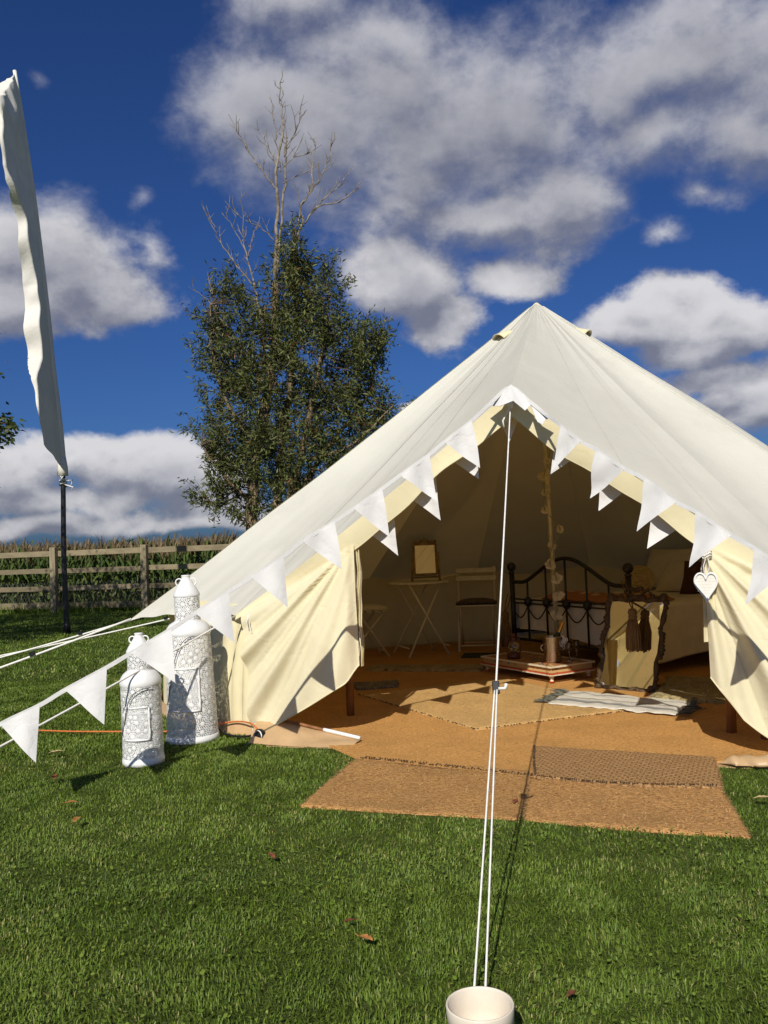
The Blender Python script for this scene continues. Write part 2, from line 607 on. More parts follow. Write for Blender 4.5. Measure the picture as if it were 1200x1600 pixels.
# mats and tent footprint: no grass grows there
MAT_L = [(-0.412, 3.877), (0.05, 3.70), (0.485, 3.585), (0.635, 4.26), (-0.16, 4.72)]
MAT_R = [(0.492, 3.588), (0.90, 3.41), (1.292, 3.274), (1.425, 3.90), (0.62, 4.22)]
MAT_W = [(0.645, 4.140), (1.05, 4.00), (1.44, 3.93), (1.565, 4.37), (0.748, 4.745)]
WALL = [(-0.80, 5.36), (-1.08, 5.60), (-1.60, 6.32), (-1.68, 7.40), (-1.20, 8.60), (-0.10, 9.50), (1.25, 9.78), (2.60, 9.45), (3.65, 8.55),
        (4.12, 7.30), (4.02, 6.00), (3.40, 4.90), (2.30, 4.22)]
FRONT = [(-0.80, 5.36), (-0.72, 5.06), (-0.26, 4.93), (-0.17, 4.80), (0.70, 4.50), (1.55, 4.25), (2.30, 4.00), (2.30, 4.22)]
FOOT = WALL + FRONT[::-1]
COIR_F = [(-0.22, 4.66), (0.66, 4.16), (1.56, 4.30), (1.56, 4.60), (-0.20, 5.05)]


def blades(n, xr, yr, hgt, wid, keep=None, cl=1.0):
    out = []
    x = rng.uniform(xr[0], xr[1], n)
    y = rng.uniform(yr[0], yr[1], n)
    m = np.ones(n, bool)
    for poly in (MAT_L, MAT_R, MAT_W, FOOT, COIR_F):
        m &= ~in_poly(x, y, poly)
    for cx, cy, r in ((0.166, 1.965, 0.058), (-1.345, 4.80, 0.105), (-1.195, 5.33, 0.15)):
        m &= (x - cx) ** 2 + (y - cy) ** 2 > r * r
    if keep is not None:
        m &= keep(x, y)
    x, y = x[m], y[m]
    n = len(x)
    patch = vn(x, y, 1.6, 1) * 0.5 + vn(x, y, 4.5, 2) * 0.3 + vn(x, y, 14, 3) * 0.2
    tuft = vn(x, y, 9, 4)
    h = hgt * (0.72 + 0.45 * tuft) * rng.uniform(0.5, 1.3, n)
    w = wid * rng.uniform(0.6, 1.3, n)
    head = rng.uniform(0, 2 * PI, n) * 0.72 + vn(x, y, 6, 5) * 2 * PI
    lean = rng.uniform(0.15, 1.15, n)
    dx, dy = np.cos(head), np.sin(head)
    fa = head + PI / 2 + rng.uniform(-0.7, 0.7, n)
    px, py = np.cos(fa) * w / 2, np.sin(fa) * w / 2
    z0 = np.full(n, -0.002)
    mx, my, mz = x + dx * h * lean * 0.30, y + dy * h * lean * 0.30, h * 0.58
    tx, ty, tz = x + dx * h * lean * 0.95, y + dy * h * lean * 0.95, h * np.clip(1.05 - 0.35 * lean, 0.3, 1)
    V = np.empty((n, 5, 3), np.float32)
    V[:, 0] = np.stack([x - px, y - py, z0], 1)
    V[:, 1] = np.stack([x + px, y + py, z0], 1)
    V[:, 2] = np.stack([mx - px * 0.8, my - py * 0.8, mz], 1)
    V[:, 3] = np.stack([mx + px * 0.8, my + py * 0.8, mz], 1)
    V[:, 4] = np.stack([tx, ty, tz], 1)
    b = (np.arange(n) * 5)[:, None]
    Tt = np.concatenate([b + np.array([0, 1, 3]), b + np.array([0, 3, 2]), b + np.array([2, 3, 4])], 1).reshape(-1, 3)
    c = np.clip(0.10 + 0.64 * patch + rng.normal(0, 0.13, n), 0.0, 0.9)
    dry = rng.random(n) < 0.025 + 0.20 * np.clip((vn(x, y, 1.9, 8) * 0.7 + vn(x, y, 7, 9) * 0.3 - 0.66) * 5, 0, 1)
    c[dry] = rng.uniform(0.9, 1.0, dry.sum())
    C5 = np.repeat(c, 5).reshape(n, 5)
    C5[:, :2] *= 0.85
    return V.reshape(-1, 3), Tt, C5.ravel()


chunks = [
    blades(240000, (-2.6, 2.6), (1.2, 3.0), 0.019, 0.0033, lambda x, y: np.abs(x) < 0.5 * y + 1.0),
    blades(185000, (-3.5, 3.5), (3.0, 5.0), 0.017, 0.0040, lambda x, y: np.abs(x) < 0.5 * y + 1.0),
    blades(110000, (-4.6, -0.6), (5.0, 8.0), 0.019, 0.0060, lambda x, y: x > -0.55 * y - 0.4),
    blades(12000, (2.2, 5.0), (3.6, 6.0), 0.019, 0.0060),
    blades(120000, (-10.0, -1.2), (8.0, 17.5), 0.026, 0.011, lambda x, y: x > -0.58 * y - 0.6),
    blades(8000, (-10.0, -1.2), (15.9, 17.6), 0.22, 0.012, lambda x, y: y > 16.38 + (-4.485 - x) * 0.22),
]


def clover(n, xr, yr):
    x = rng.uniform(xr[0], xr[1], n)
    y = rng.uniform(yr[0], yr[1], n)
    m = (vn(x, y, 2.6, 21) > 0.5) & (np.abs(x) < 0.5 * y + 0.3)
    for poly in (MAT_L, MAT_R, MAT_W, FOOT):
        m &= ~in_poly(x, y, poly)
    x, y = x[m], y[m]
    n = len(x)
    vs = np.empty((n, 6, 3), np.float32)
    r = rng.uniform(0.003, 0.0065, n)
    z = rng.uniform(0.014, 0.030, n)
    t1, t2 = rng.normal(0, 0.35, n), rng.normal(0, 0.35, n)
    a0 = rng.uniform(0, 6.28, n)
    for k in range(6):
        a = a0 + k * PI / 3
        cx, cy = np.cos(a) * r, np.sin(a) * r * 0.8
        vs[:, k] = np.stack([x + cx, y + cy, z + cx * t1 + cy * t2], 1)
    b = (np.arange(n) * 6)[:, None]
    tr = np.concatenate([b + np.array(q) for q in ([0, 1, 2], [0, 2, 3], [0, 3, 4], [0, 4, 5])], 1).reshape(-1, 3)
    return vs.reshape(-1, 3), tr, np.repeat(np.clip(rng.normal(0.55, 0.12, n), 0.3, 0.80), 6)


chunks.append(clover(5000, (-1.7, 1.7), (1.35, 3.4)))
off = 0
Vs, Ts, Cs = [], [], []
for v_, t_, c_ in chunks:
    Vs.append(v_)
    Ts.append(t_ + off)
    Cs.append(c_)
    off += len(v_)
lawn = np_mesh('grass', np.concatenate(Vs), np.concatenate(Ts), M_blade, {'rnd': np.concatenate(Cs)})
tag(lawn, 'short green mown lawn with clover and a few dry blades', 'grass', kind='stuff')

# ================================================================ corn field behind the fence
FDX, FDY = -0.968, 0.2504          # fence runs this way from its right-hand post
F0 = (-4.485, 16.457)


def ribbon(pts, widths, side):
    """strip of quads as numpy verts + tris"""
    v, t = [], []
    for p, w in zip(pts, widths):
        v.append((p[0] - side[0] * w, p[1] - side[1] * w, p[2] - side[2] * w))
        v.append((p[0] + side[0] * w, p[1] + side[1] * w, p[2] + side[2] * w))
    for i in range(len(pts) - 1):
        t.append((2 * i, 2 * i + 1, 2 * i + 3))
        t.append((2 * i, 2 * i + 3, 2 * i + 2))
    return v, t


def corn_proto(rs, hgt, near=True):
    V, T_, C = [], [], []

    def put(v, t, c):
        b = len(V)
        V.extend(v)
        T_.extend([tuple(i + b for i in q) for q in t])
        C.extend([c] * len(v))
    for a in (0, PI / 2):
        v, t = ribbon([(0, 0, 0 if near else hgt * 0.55), (0, 0, hgt * 0.86)], [0.013, 0.008], (math.cos(a), math.sin(a), 0))
        put(v, t, rs.uniform(0.45, 0.62))
    nl = 9 if near else 5
    for i in range(nl):
        fz = (0.06 + 0.66 * i / (nl - 1)) if near else (0.55 + 0.20 * i / (nl - 1))
        a = rs.uniform(0, 2 * PI)
        L = rs.uniform(0.32, 0.55)
        dx, dy = math.cos(a), math.sin(a)
        rise = rs.uniform(0.12, 0.30)
        pts, wd = [], []
        for k in range(5):
            s = k / 4
            pts.append((dx * L * s * (1 - 0.2 * s), dy * L * s * (1 - 0.2 * s), fz * hgt + rise * math.sin(min(1.0, s * 1.25) * PI * 0.75) - rs.uniform(0.15, 0.4) * s * s * L * 1.2))
            wd.append((0.018, 0.030, 0.028, 0.017, 0.001)[k])
        v, t = ribbon(pts, wd, (-dy, dx, rs.uniform(-0.4, 0.4)))
        put(v, t, max(0.0, min(0.62, rs.gauss(0.33 + (0.2 if fz < 0.3 else 0), 0.13))))
    for i in range(10 if near else 7):
        a = rs.uniform(0, 2 * PI)
        sp = rs.uniform(0.02, 0.10)
        z0 = hgt * 0.76
        L = rs.uniform(0.16, 0.30)
        pts = [(0, 0, z0), (math.cos(a) * sp * 0.6, math.sin(a) * sp * 0.6, z0 + L * 0.7), (math.cos(a) * sp * 1.5, math.sin(a) * sp * 1.5, z0 + L)]
        v, t = ribbon(pts, [0.007, 0.010, 0.005], (-math.sin(a), math.cos(a), 0))
        put(v, t, rs.uniform(0.70, 1.0))
    return np.array(V, np.float32), np.array(T_, np.int64), np.array(C, np.float32)


rs = random.Random(3)
protos_n = [corn_proto(rs, 1.0) for _ in range(10)]
protos_f = [corn_proto(rs, 1.0, False) for _ in range(8)]
Vs, Ts, Cs = [], [], []
off = 0
row = 0
yy = 1.1
while yy < 46:
    near = yy < 6
    step = 0.17 if near else 0.2 + yy * 0.006
    y_abs0 = F0[1] + yy
    n = int((0.62 * y_abs0 + 6) / step)
    for k in range(n):
        s_ = -5.5 + k * step + rs.uniform(-0.05, 0.05)
        x = F0[0] + FDX * s_ - FDY * 0
        y = F0[1] + FDY * s_ + yy + rs.uniform(-0.08, 0.08)
        if x < -0.62 * y - 1.5:
            break
        v_, t_, c_ = rs.choice(protos_n if near else protos_f)
        a = rs.uniform(0, 2 * PI)
        hs = rs.uniform(1.12, 1.42) * (1 + 0.05 * math.sin(x * 0.8 + yy))
        ca, sa = math.cos(a), math.sin(a)
        tx, ty = rs.gauss(0, 0.05), rs.gauss(0, 0.05)
        o_ = np.empty_like(v_)
        o_[:, 0] = x + v_[:, 0] * ca - v_[:, 1] * sa + v_[:, 2] * tx
        o_[:, 1] = y + v_[:, 0] * sa + v_[:, 1] * ca + v_[:, 2] * ty
        o_[:, 2] = v_[:, 2] * hs
        Vs.append(o_)
        Ts.append(t_ + off)
        Cs.append(np.clip(c_ + rs.uniform(-0.06, 0.06), 0, 1))
        off += len(v_)
    yy += 0.55 if near else 0.75 + yy * 0.012
corn = np_mesh('corn_field', np.concatenate(Vs), np.concatenate(Ts), M_corn, {'rnd': np.concatenate(Cs)})
tag(corn, 'ripening maize field with brown tassels behind the wooden fence', 'maize', kind='stuff')

# ================================================================ fence
fence = empty('post_and_rail_fence', (F0[0], F0[1], 0), 'weathered wooden post and rail fence in front of the maize field', 'fence')
SP = 1.93
fdir = Vector((FDX, FDY, 0))
fnor = Vector((-0.2504, -0.968, 0))
fang = math.atan2(FDY, FDX)
post_mb = None
for k in range(-4, 7):
    p = Vector((F0[0], F0[1], 0)) + fdir * (SP * k)
    b = MB()
    h = 1.235 + 0.02 * math.sin(k * 2.1)
    lean = 0.012 * math.sin(k * 3.7)
    rot = Matrix.Rotation(fang, 3, 'Z') @ Matrix.Rotation(lean, 3, 'Y')
    b.box(p + Vector((0, 0, h / 2 - 0.02)), (0.125, 0.10, h + 0.04), rot=rot, taper=0.97)
    b.build('post', M_fencepost, fence, bevel=0.008)
    if k < 6:
        q = p + fdir * SP
        for zi, z in enumerate((1.135, 0.80, 0.465, 0.135)):
            b = MB()
            hh = (0.105, 0.095, 0.095, 0.12)[zi]
            dz0, dz1 = random.uniform(-0.008, 0.008), random.uniform(-0.008, 0.008)
            a_ = p - fnor * 0.072 + Vector((0, 0, z + dz0)) + fdir * 0.003
            c_ = q - fnor * 0.072 + Vector((0, 0, z + dz1)) - fdir * 0.003
            b.beam(a_, c_, 0.036, hh)
            b.build('rail', M_fence, fence, bevel=0.005)
# hexagonal netting behind the lower rails
b = MB()
cell = 0.06
for k in range(int(SP * 9 / cell)):
    s0 = -SP * 3 + k * cell
    for j in range(9):
        z = 0.09 + j * 0.055
        sh = 0.5 * cell if j % 2 else 0
        for sg in (-1, 1):
            a_ = Vector((F0[0], F0[1], 0)) + fdir * (s0 + sh) - fnor * 0.10 + Vector((0, 0, z))
            c_ = a_ + fdir * (sg * cell * 0.5) + Vector((0, 0, 0.055))
            side = Vector((FDX, FDY, 0)) * 0.0016
            b.add([a_ - side, a_ + side, c_ + side, c_ - side], [(0, 1, 2, 3)])
tag(b.build('wire_netting', M_wire, fence), kind='stuff')


# ================================================================ trees
def leaf_mesh(name, pts, dirs, L, Wd, mat, parent, seed, droop=0.35, tint=None):
    r_ = np.random.default_rng(seed)
    n = len(pts)
    pts = np.asarray(pts, np.float32)
    d = np.asarray(dirs, np.float32) + r_.normal(0, 0.45, (n, 3)).astype(np.float32)
    d[:, 2] -= droop
    d /= np.linalg.norm(d, axis=1, keepdims=True) + 1e-6
    rv = r_.normal(0, 1, (n, 3)).astype(np.float32)
    s = np.cross(d, rv)
    s /= np.linalg.norm(s, axis=1, keepdims=True) + 1e-6
    nn = np.cross(s, d)
    ln = (L * r_.uniform(0.6, 1.25, n))[:, None].astype(np.float32)
    wd = (Wd * r_.uniform(0.7, 1.25, n))[:, None].astype(np.float32)
    V = np.empty((n, 4, 3), np.float32)
    V[:, 0] = pts
    V[:, 1] = pts + d * ln * 0.45 + s * wd * 0.5 + nn * ln * 0.06
    V[:, 2] = pts + d * ln + nn * ln * r_.uniform(-0.2, 0.1, (n, 1)).astype(np.float32)
    V[:, 3] = pts + d * ln * 0.45 - s * wd * 0.5 + nn * ln * 0.06
    b_ = (np.arange(n) * 4)[:, None]
    tr = np.concatenate([b_ + np.array([0, 1, 2]), b_ + np.array([0, 2, 3])], 1).reshape(-1, 3)
    c = np.clip(r_.beta(2.2, 2.4, n) * 0.95, 0, 0.95)
    c[r_.random(n) < 0.012] = 1.0
    if tint is not None:
        c = np.clip(c + tint, 0, 1)
    return np_mesh(name, V.reshape(-1, 3), tr, mat, {'rnd': np.repeat(c, 4)}, parent)


YT = 14.0
ET = Vector((-1.98, YT, 0))
euc = empty('eucalyptus_tree', ET, 'tall slender evergreen tree with bare dead top branches behind the tent', 'tree')


def tx(px, py, dy=0.0):
    """tree-local sketch units (about 99 to the metre) to world"""
    u, v_ = (px - 400) / 98.8, (850 - py) / 98.8
    return Vector((-2.045 + u + v_ * 0.040, YT + dy, 1.165 + v_ - u * 0.040))


rs = random.Random(11)
trunk = MB()
limbs = []


def limb(mb, pts, ra, rb, seg=7, n=6):
    c = catmull(pts, n)
    m_ = len(c)
    for i in range(1, m_ - 1):
        c[i] = c[i] + Vector((rs.gauss(0, 0.012), rs.gauss(0, 0.012), 0))
    mb.tube(c, [lerp(ra, rb, i / (m_ - 1)) for i in range(m_)], seg, cap=True)
    limbs.extend(c)
    return c


base = [Vector((-1.95, YT, -0.05)), Vector((-2.0, YT, 0.6))]
limb(trunk, base + [tx(393, 800), tx(405, 690, 0.05), tx(424, 560, 0.1), tx(428, 440)], 0.125, 0.052, 9)
limb(trunk, [Vector((-1.82, YT + 0.05, -0.05)), tx(428, 830, 0.1), tx(437, 700, 0.2), tx(455, 560, 0.15), tx(462, 430, 0.1), tx(458, 350, 0.05)], 0.095, 0.02, 8)
limb(trunk, [Vector((-1.75, YT - 0.1, -0.05)), tx(445, 830, -0.1), tx(475, 700, -0.2), tx(500, 580, -0.3), tx(515, 470, -0.2)], 0.08, 0.015, 8)
limb(trunk, [tx(450, 800, 0), tx(510, 700, 0.1), tx(570, 620, 0.2), tx(595, 530, 0.2)], 0.05, 0.01)
limb(trunk, [tx(395, 790, 0), tx(350, 740, -0.2), tx(320, 700, -0.3)], 0.04, 0.01)
limb(trunk, [tx(405, 700, 0), tx(360, 640, -0.1), tx(335, 560, -0.2), tx(330, 480, -0.2)], 0.045, 0.01)
limb(trunk, [tx(480, 720, 0), tx(550, 700, -0.4), tx(615, 640, -0.5)], 0.035, 0.008)
limb(trunk, [tx(430, 600, 0.1), tx(400, 520, 0.5), tx(390, 440, 0.6)], 0.03, 0.008)
limb(trunk, [tx(440, 640, 0.1), tx(490, 560, 0.7), tx(520, 500, 0.8)], 0.03, 0.008)
trunk.build('trunk', M_bark, euc, smooth=True)
live = list(limbs)
dead = MB()
dpaths = [
    ([(428, 440), (432, 330), (430, 260), (440, 190), (436, 150), (437, 98)], 0.050, 0.007, 0),
    ([(431, 430), (438, 340), (444, 270), (443, 225), (447, 205)], 0.035, 0.012, 0.05),
    ([(432, 292), (408, 262), (385, 228), (372, 205), (357, 188)], 0.020, 0.004, -0.1),
    ([(437, 262), (422, 232), (408, 205), (392, 183)], 0.016, 0.004, 0.15),
    ([(436, 255), (430, 215), (428, 180), (425, 155)], 0.014, 0.003, -0.1),
    ([(441, 255), (458, 238), (480, 228), (500, 212)], 0.014, 0.003, 0.2),
    ([(442, 238), (455, 212), (466, 188), (468, 170)], 0.014, 0.003, -0.2),
    ([(440, 280), (462, 268), (483, 258)], 0.010, 0.003, 0.1),
    ([(462, 350), (470, 315), (485, 285), (487, 240), (492, 205)], 0.024, 0.004, 0.1),
    ([(470, 315), (495, 275), (512, 238), (517, 205)], 0.018, 0.004, 0.2),
    ([(475, 345), (495, 320), (530, 312), (548, 300), (560, 288)], 0.020, 0.003, -0.1),
    ([(480, 335), (505, 302), (528, 280), (540, 252)], 0.016, 0.003, 0.25),
    ([(440, 440), (455, 395), (468, 352), (472, 330)], 0.030, 0.018, 0.1),
    ([(424, 560), (408, 500), (398, 450), (384, 395), (378, 340), (377, 300)], 0.030, 0.004, -0.2),
    ([(396, 445), (370, 415), (345, 380), (335, 355), (322, 332)], 0.020, 0.003, -0.3),
    ([(428, 375), (405, 352), (380, 342), (365, 325)], 0.014, 0.003, -0.2),
    ([(386, 400), (368, 362), (355, 340), (352, 320)], 0.012, 0.003, -0.1),
    ([(384, 405), (392, 370), (396, 348)], 0.009, 0.003, 0.1),
    ([(412, 605), (385, 555), (345, 500), (325, 470), (298, 452)], 0.022, 0.003, -0.35),
    ([(352, 510), (325, 500), (292, 497)], 0.010, 0.003, -0.4),
    ([(340, 498), (335, 465), (328, 440)], 0.009, 0.003, -0.3),
]
for pts, ra, rb, dy in dpaths:
    c = limb(dead, [tx(p[0], p[1], dy * (i / len(pts))) for i, p in enumerate(pts)], ra * 0.68, rb * 0.8, 6, 5)
    k = 2
    while k < len(c) - 1:
        if rs.random() < 0.75 and ra < 0.045 or (ra >= 0.045 and k > len(c) * 0.55):
            d = (c[k + 1] - c[k - 1]).normalized()
            sd = Vector((rs.uniform(-1, 1), rs.uniform(-0.6, 0.6), rs.uniform(0.1, 0.9))).normalized()
            L = rs.uniform(0.10, 0.36) * (1.0 - 0.4 * k / len(c))
            e = c[k] + (d * 0.75 + sd * 0.75) * L
            mid = (c[k] + e) / 2 + Vector((rs.gauss(0, 0.02), 0, -0.015))
            dead.tube([c[k], mid, e], [0.0075, 0.005, 0.0028], 4, cap=False)
            if rs.random() < 0.6:
                e2 = mid + Vector((rs.uniform(-0.12, 0.12), rs.uniform(-0.05, 0.05), rs.uniform(0.04, 0.16)))
                dead.tube([mid, e2], [0.0045, 0.0025], 4, cap=False)
        k += 1 if rs.random() < 0.5 else 2
dead.build('dead_branches', M_deadwood, euc, smooth=True)

CL = [(455, 400, 42, 62, 0.4), (440, 470, 60, 70, 0.7), (500, 450, 48, 70, 0.6), (400, 560, 80, 80, 1.0), (500, 560, 85, 100, 1.1), (560, 560, 42, 75, 0.7),
      (355, 560, 48, 60, 0.7), (330, 660, 34, 70, 0.6), (430, 680, 105, 105, 1.3), (540, 680, 70, 80, 1.0), (335, 770, 38, 36, 0.5), (395, 790, 45, 36, 0.6),
      (600, 640, 34, 42, 0.5), (330, 500, 26, 45, 0.5), (470, 770, 70, 60, 1.0), (375, 480, 36, 45, 0.5), (590, 540, 20, 40, 0.4), (350, 440, 22, 34, 0.3), (370, 710, 50, 60, 0.8)]
lp, ldir, ltint = [], [], []
twigs = MB()
live_np = np.array([tuple(p) for p in live])
for cx, cy, rx, ry, rd in CL:
    nt = int(rx * ry * 0.028 * (0.75 + rd * 0.35)) + 6
    for _ in range(nt):
        while True:
            q = Vector((rs.uniform(-1, 1), rs.uniform(-1, 1), rs.uniform(-1, 1)))
            if 0.15 < q.length < 1:
                break
        q *= (0.75 + 0.3 * rs.random())
        if mnoise.noise(Vector((cx * 0.03 + q.x * 2.1, q.y * 2.1, cy * 0.03 + q.z * 2.1))) < -0.21:
            continue
        c = tx(cx + q.x * rx, cy - q.z * ry, q.y * rd)
        out = Vector((q.x * 0.8, q.y * 0.8, q.z * 0.4 + 0.55)).normalized()
        i = int(np.argmin(((live_np - np.array(c)) ** 2).sum(1) + 0.3 * np.maximum(0, live_np[:, 2] - c.z + 0.1)))
        root = Vector(live_np[i])
        L = rs.uniform(0.28, 0.60)
        st = c - out * L * 0.5
        e = c + out * L * 0.5 + Vector((0, 0, -0.05))
        if rs.random() < 0.55 and (root - st).length < 1.1:
            twigs.tube([root, (root + st) / 2 + Vector((0, 0, 0.03)), st, e], [0.010, 0.007, 0.005, 0.002], 4, cap=False)
        else:
            twigs.tube([st, e], [0.004, 0.002], 4, cap=False)
        tn = rs.gauss(0, 0.10)
        for k in range(rs.randint(22, 33)):
            s = rs.random()
            lp.append(tuple(st.lerp(e, s) + Vector((rs.gauss(0, 0.045), rs.gauss(0, 0.045), rs.gauss(0, 0.045)))))
            ldir.append(tuple(out * 0.5))
            ltint.append(tn)
twigs.build('twigs', M_bark2, euc)
leaf_mesh('crown', lp, ldir, 0.100, 0.024, M_euc, euc, 5, droop=0.45, tint=np.array(ltint))

# garden tree just outside the left edge: its outer sprays reach into view, its shade lies before the fence
LT = Vector((-7.0, 10.3, 0))
ltree = empty('garden_tree', LT, 'leafy green garden tree whose outer sprays poke in at the left edge', 'tree')
rs = random.Random(21)
tb = MB()
tb.tube(catmull([LT + Vector((0, 0, -0.05)), LT + Vector((0.05, 0, 0.9)), LT + Vector((-0.05, 0.1, 1.7)), LT + Vector((0, 0, 2.6))], 5), [0.16 - 0.004 * i for i in range(16)], 10)
lp, ldir = [], []
cc = LT + Vector((0, 0, 3.25))
ends = []
for i in range(14):
    a = i * 2.4
    d = Vector((math.cos(a), math.sin(a), rs.uniform(-0.25, 0.9))).normalized()
    e = cc + Vector((d.x * 2.3, d.y * 2.3, d.z * 1.9))
    p0 = LT + Vector((0, 0, rs.uniform(1.5, 2.6)))
    tb.tube(catmull([p0, (p0 + e) / 2 + Vector((0, 0, 0.25)), e], 5), [0.06 - 0.0048 * k for k in range(11)], 6)
    ends.append((p0, e))
for sp in ((-4.16, 10.0, 2.62), (-4.12, 9.9, 2.52), (-4.32, 10.1, 2.70), (-4.34, 10.0, 2.50), (-4.52, 10.0, 1.78), (-4.50, 10.1, 1.98), (-4.6, 10.1, 1.72)):
    p0 = Vector((-5.3, 10.2, sp[2] + 0.1))
    tb.tube(catmull([p0, (p0 + Vector(sp)) / 2 + Vector((0, 0, 0.06)), Vector(sp)], 4), [0.012 - 0.001 * k for k in range(9)], 5)
    d = (Vector(sp) - p0).normalized()
    for k in range(70):
        s = 1 - abs(rs.gauss(0, 0.18))
        lp.append(tuple(p0.lerp(Vector(sp), s) + Vector((rs.gauss(0, 0.05), rs.gauss(0, 0.08), rs.gauss(0, 0.055)))))
        ldir.append(tuple(d * 0.6))
for _ in range(1700):
    while True:
        q = Vector((rs.uniform(-1, 1), rs.uniform(-1, 1), rs.uniform(-1, 1)))
        if 0.35 < q.length < 1:
            break
    c = cc + Vector((q.x * 2.45, q.y * 2.45, q.z * 1.9))
    if c.x > (-5.25 if c.z > 2.75 else -4.65):
        continue
    for k in range(16):
        lp.append(tuple(c + Vector((rs.gauss(0, 0.13), rs.gauss(0, 0.13), rs.gauss(0, 0.10)))))
        ldir.append(tuple(q * 0.5))
tb.build('trunk', M_bark2, ltree, smooth=True)
leaf_mesh('crown', lp, ldir, 0.085, 0.044, M_broad, ltree, 9, droop=0.25)

# ================================================================ tall festival flag
FB = Vector((-4.55, 12.57, 0))
POLE = [FB, Vector((-4.565, 12.57, 1.10)), Vector((-4.545, 12.57, 2.27)), Vector((-4.575, 12.57, 2.95)), Vector((-4.655, 12.57, 3.88)), Vector((-4.70, 12.57, 4.57)),
        Vector((-4.845, 12.57, 6.24)), Vector((-4.975, 12.57, 7.36)), Vector((-5.075, 12.57, 8.13))]
PC = catmull(POLE, 8)
flag = empty('feather_flag', FB, 'tall white fabric festival flag on a black pole beside the fence', 'flag')
b = MB()
b.tube(PC, [0.040 - 0.026 * i / (len(PC) - 1) for i in range(len(PC))], 10)
b.build('pole', M_blackpole, flag, smooth=True)
b = MB()
b.lathe([(0.0, 0.0), (0.055, 0.0), (0.05, 0.12), (0.042, 0.14)], FB, 12)
b.build('ground_socket', M_black, flag, smooth=True)


def pole_z(z):
    for i in range(len(PC) - 1):
        if PC[i].z <= z <= PC[i + 1].z:
            return PC[i].lerp(PC[i + 1], (z - PC[i].z) / (PC[i + 1].z - PC[i].z))
    return PC[-1] if z > 1 else PC[0]


FV = [0, 0.05, 0.1, 0.2, 0.27, 0.35, 0.45, 0.55, 0.62, 0.70, 0.78, 0.85, 0.93, 0.975, 1.0]
F_SH = [1.4 * q_ for q_ in [0.20, 0.55, 0.62, 0.54, 0.33, 0.26, 0.22, 0.33, 0.46, 0.72, 0.80, 0.72, 0.30, 0.09, 0.005]]     # shaded, edge-on length
F_LT = [0.0, 0.0, 0.0, 0.07, 0.20, 0.23, 0.21, 0.13, 0.13, 0.04, 0.08, 0.14, 0.15, 0.06, 0.003]          # sunlit, broadside length


def flag_pt(u, v):
    p = pole_z(lerp(2.32, 8.12, v))
    jag = 0.035 * math.sin(v * 61) + 0.03 * math.sin(v * 37 + 1)
    ls = max(0.01, float(np.interp(v, FV, F_SH)) + jag * sstep(0.1, 0.2, v) * (1 - sstep(0.9, 1, v)))
    ll = max(0.005, float(np.interp(v, FV, F_LT)))
    tot = ls + ll
    pos = Vector((0, 0, 0))
    n = 20
    amp = 0.12 + 0.75 * sstep(0.60, 0.72, v)
    for i in range(n):
        t = (i + 0.5) / n * u * tot
        k = sstep(ls - 0.02, ls + 0.025, t)
        crum = amp * (math.sin(t * 13 + v * 23) * 0.45 + math.sin(t * 27 - v * 49 + 2) * 0.28) * sstep(0.08, 0.25, t) * (1 - 0.7 * k)
        ang = lerp(-0.06, 1.62 + 0.15 * math.sin(v * 19), k) + crum
        pos += Vector((-math.sin(ang), -math.cos(ang), 0)) * (tot * u / n)
    sag = -0.05 * u * math.sin(v * 30) - 0.10 * u * sstep(0.93, 1.0, v) + 0.12 * u * (1 - sstep(0, 0.08, v))
    rip = 0.012 * math.sin(v * 90 + u * 7) * u
    return p + pos + Vector((0, rip, sag))


b = MB()
b.grid(flag_pt, 48, 200)
b.build('flag_cloth', M_silk, flag, smooth=True)
b = MB()
sl = [pole_z(lerp(2.28, 8.125, i / 24)) for i in range(25)]
b.tube(sl, [0.050 - 0.024 * i / 24 for i in range(25)], 10, cap=True)
b.build('pole_sleeve', M_silk, flag, smooth=True)
b = MB()
b.tube([pole_z(2.24), pole_z(2.36), pole_z(2.52)], [0.075, 0.070, 0.050], 10)
b.build('sleeve_cuff', M_silk, flag, smooth=True)
b = MB()
for k, (z, dx) in enumerate(((2.16, 0.05), (2.11, 0.06))):
    c = pole_z(z)
    b.tube([c + Vector((0.05 * math.cos(a), 0.05 * math.sin(a), 0.01 * a - 0.03)) for a in [j * PI / 5 for j in range(11)]], 0.012, 5)
    b.tube([c + Vector((0.04, -0.04, 0)), c + Vector((0.10 + dx, -0.05, 0.01 - 0.05 * k)), c + Vector((0.08 + dx, -0.05, -0.07))], 0.010, 5)
    b.tube([c + Vector((0.03, -0.045, 0)), c + Vector((-0.01, -0.06, 0.07)), c + Vector((0.03, -0.045, 0.14))], 0.010, 5)
b.build('tie_cord', M_white_cloth, flag, smooth=True)

# ================================================================ bell tent
T = Vector((TCX, TCY, 2.944))
A = Vector((0.707, 4.808, 1.925))
CLp = Vector((-0.93, 5.41, 0.723))
CRp = Vector((2.25, 4.24, 0.70))
NRM = Vector((-0.345, -0.938, 0))       # door plane, outward
UDR = Vector((0.938, -0.345, 0))
tent = empty('bell_tent', (TCX, TCY, 0), 'cream canvas bell tent with its doors tied open and lantern-lit furniture inside', 'tent')
tent['label'] = 'large cream canvas bell tent with its doors tied open'


def ring(ang, r, z):
    a = math.radians(ang)
    return Vector((TCX + r * math.cos(a), TCY + r * math.sin(a), z))


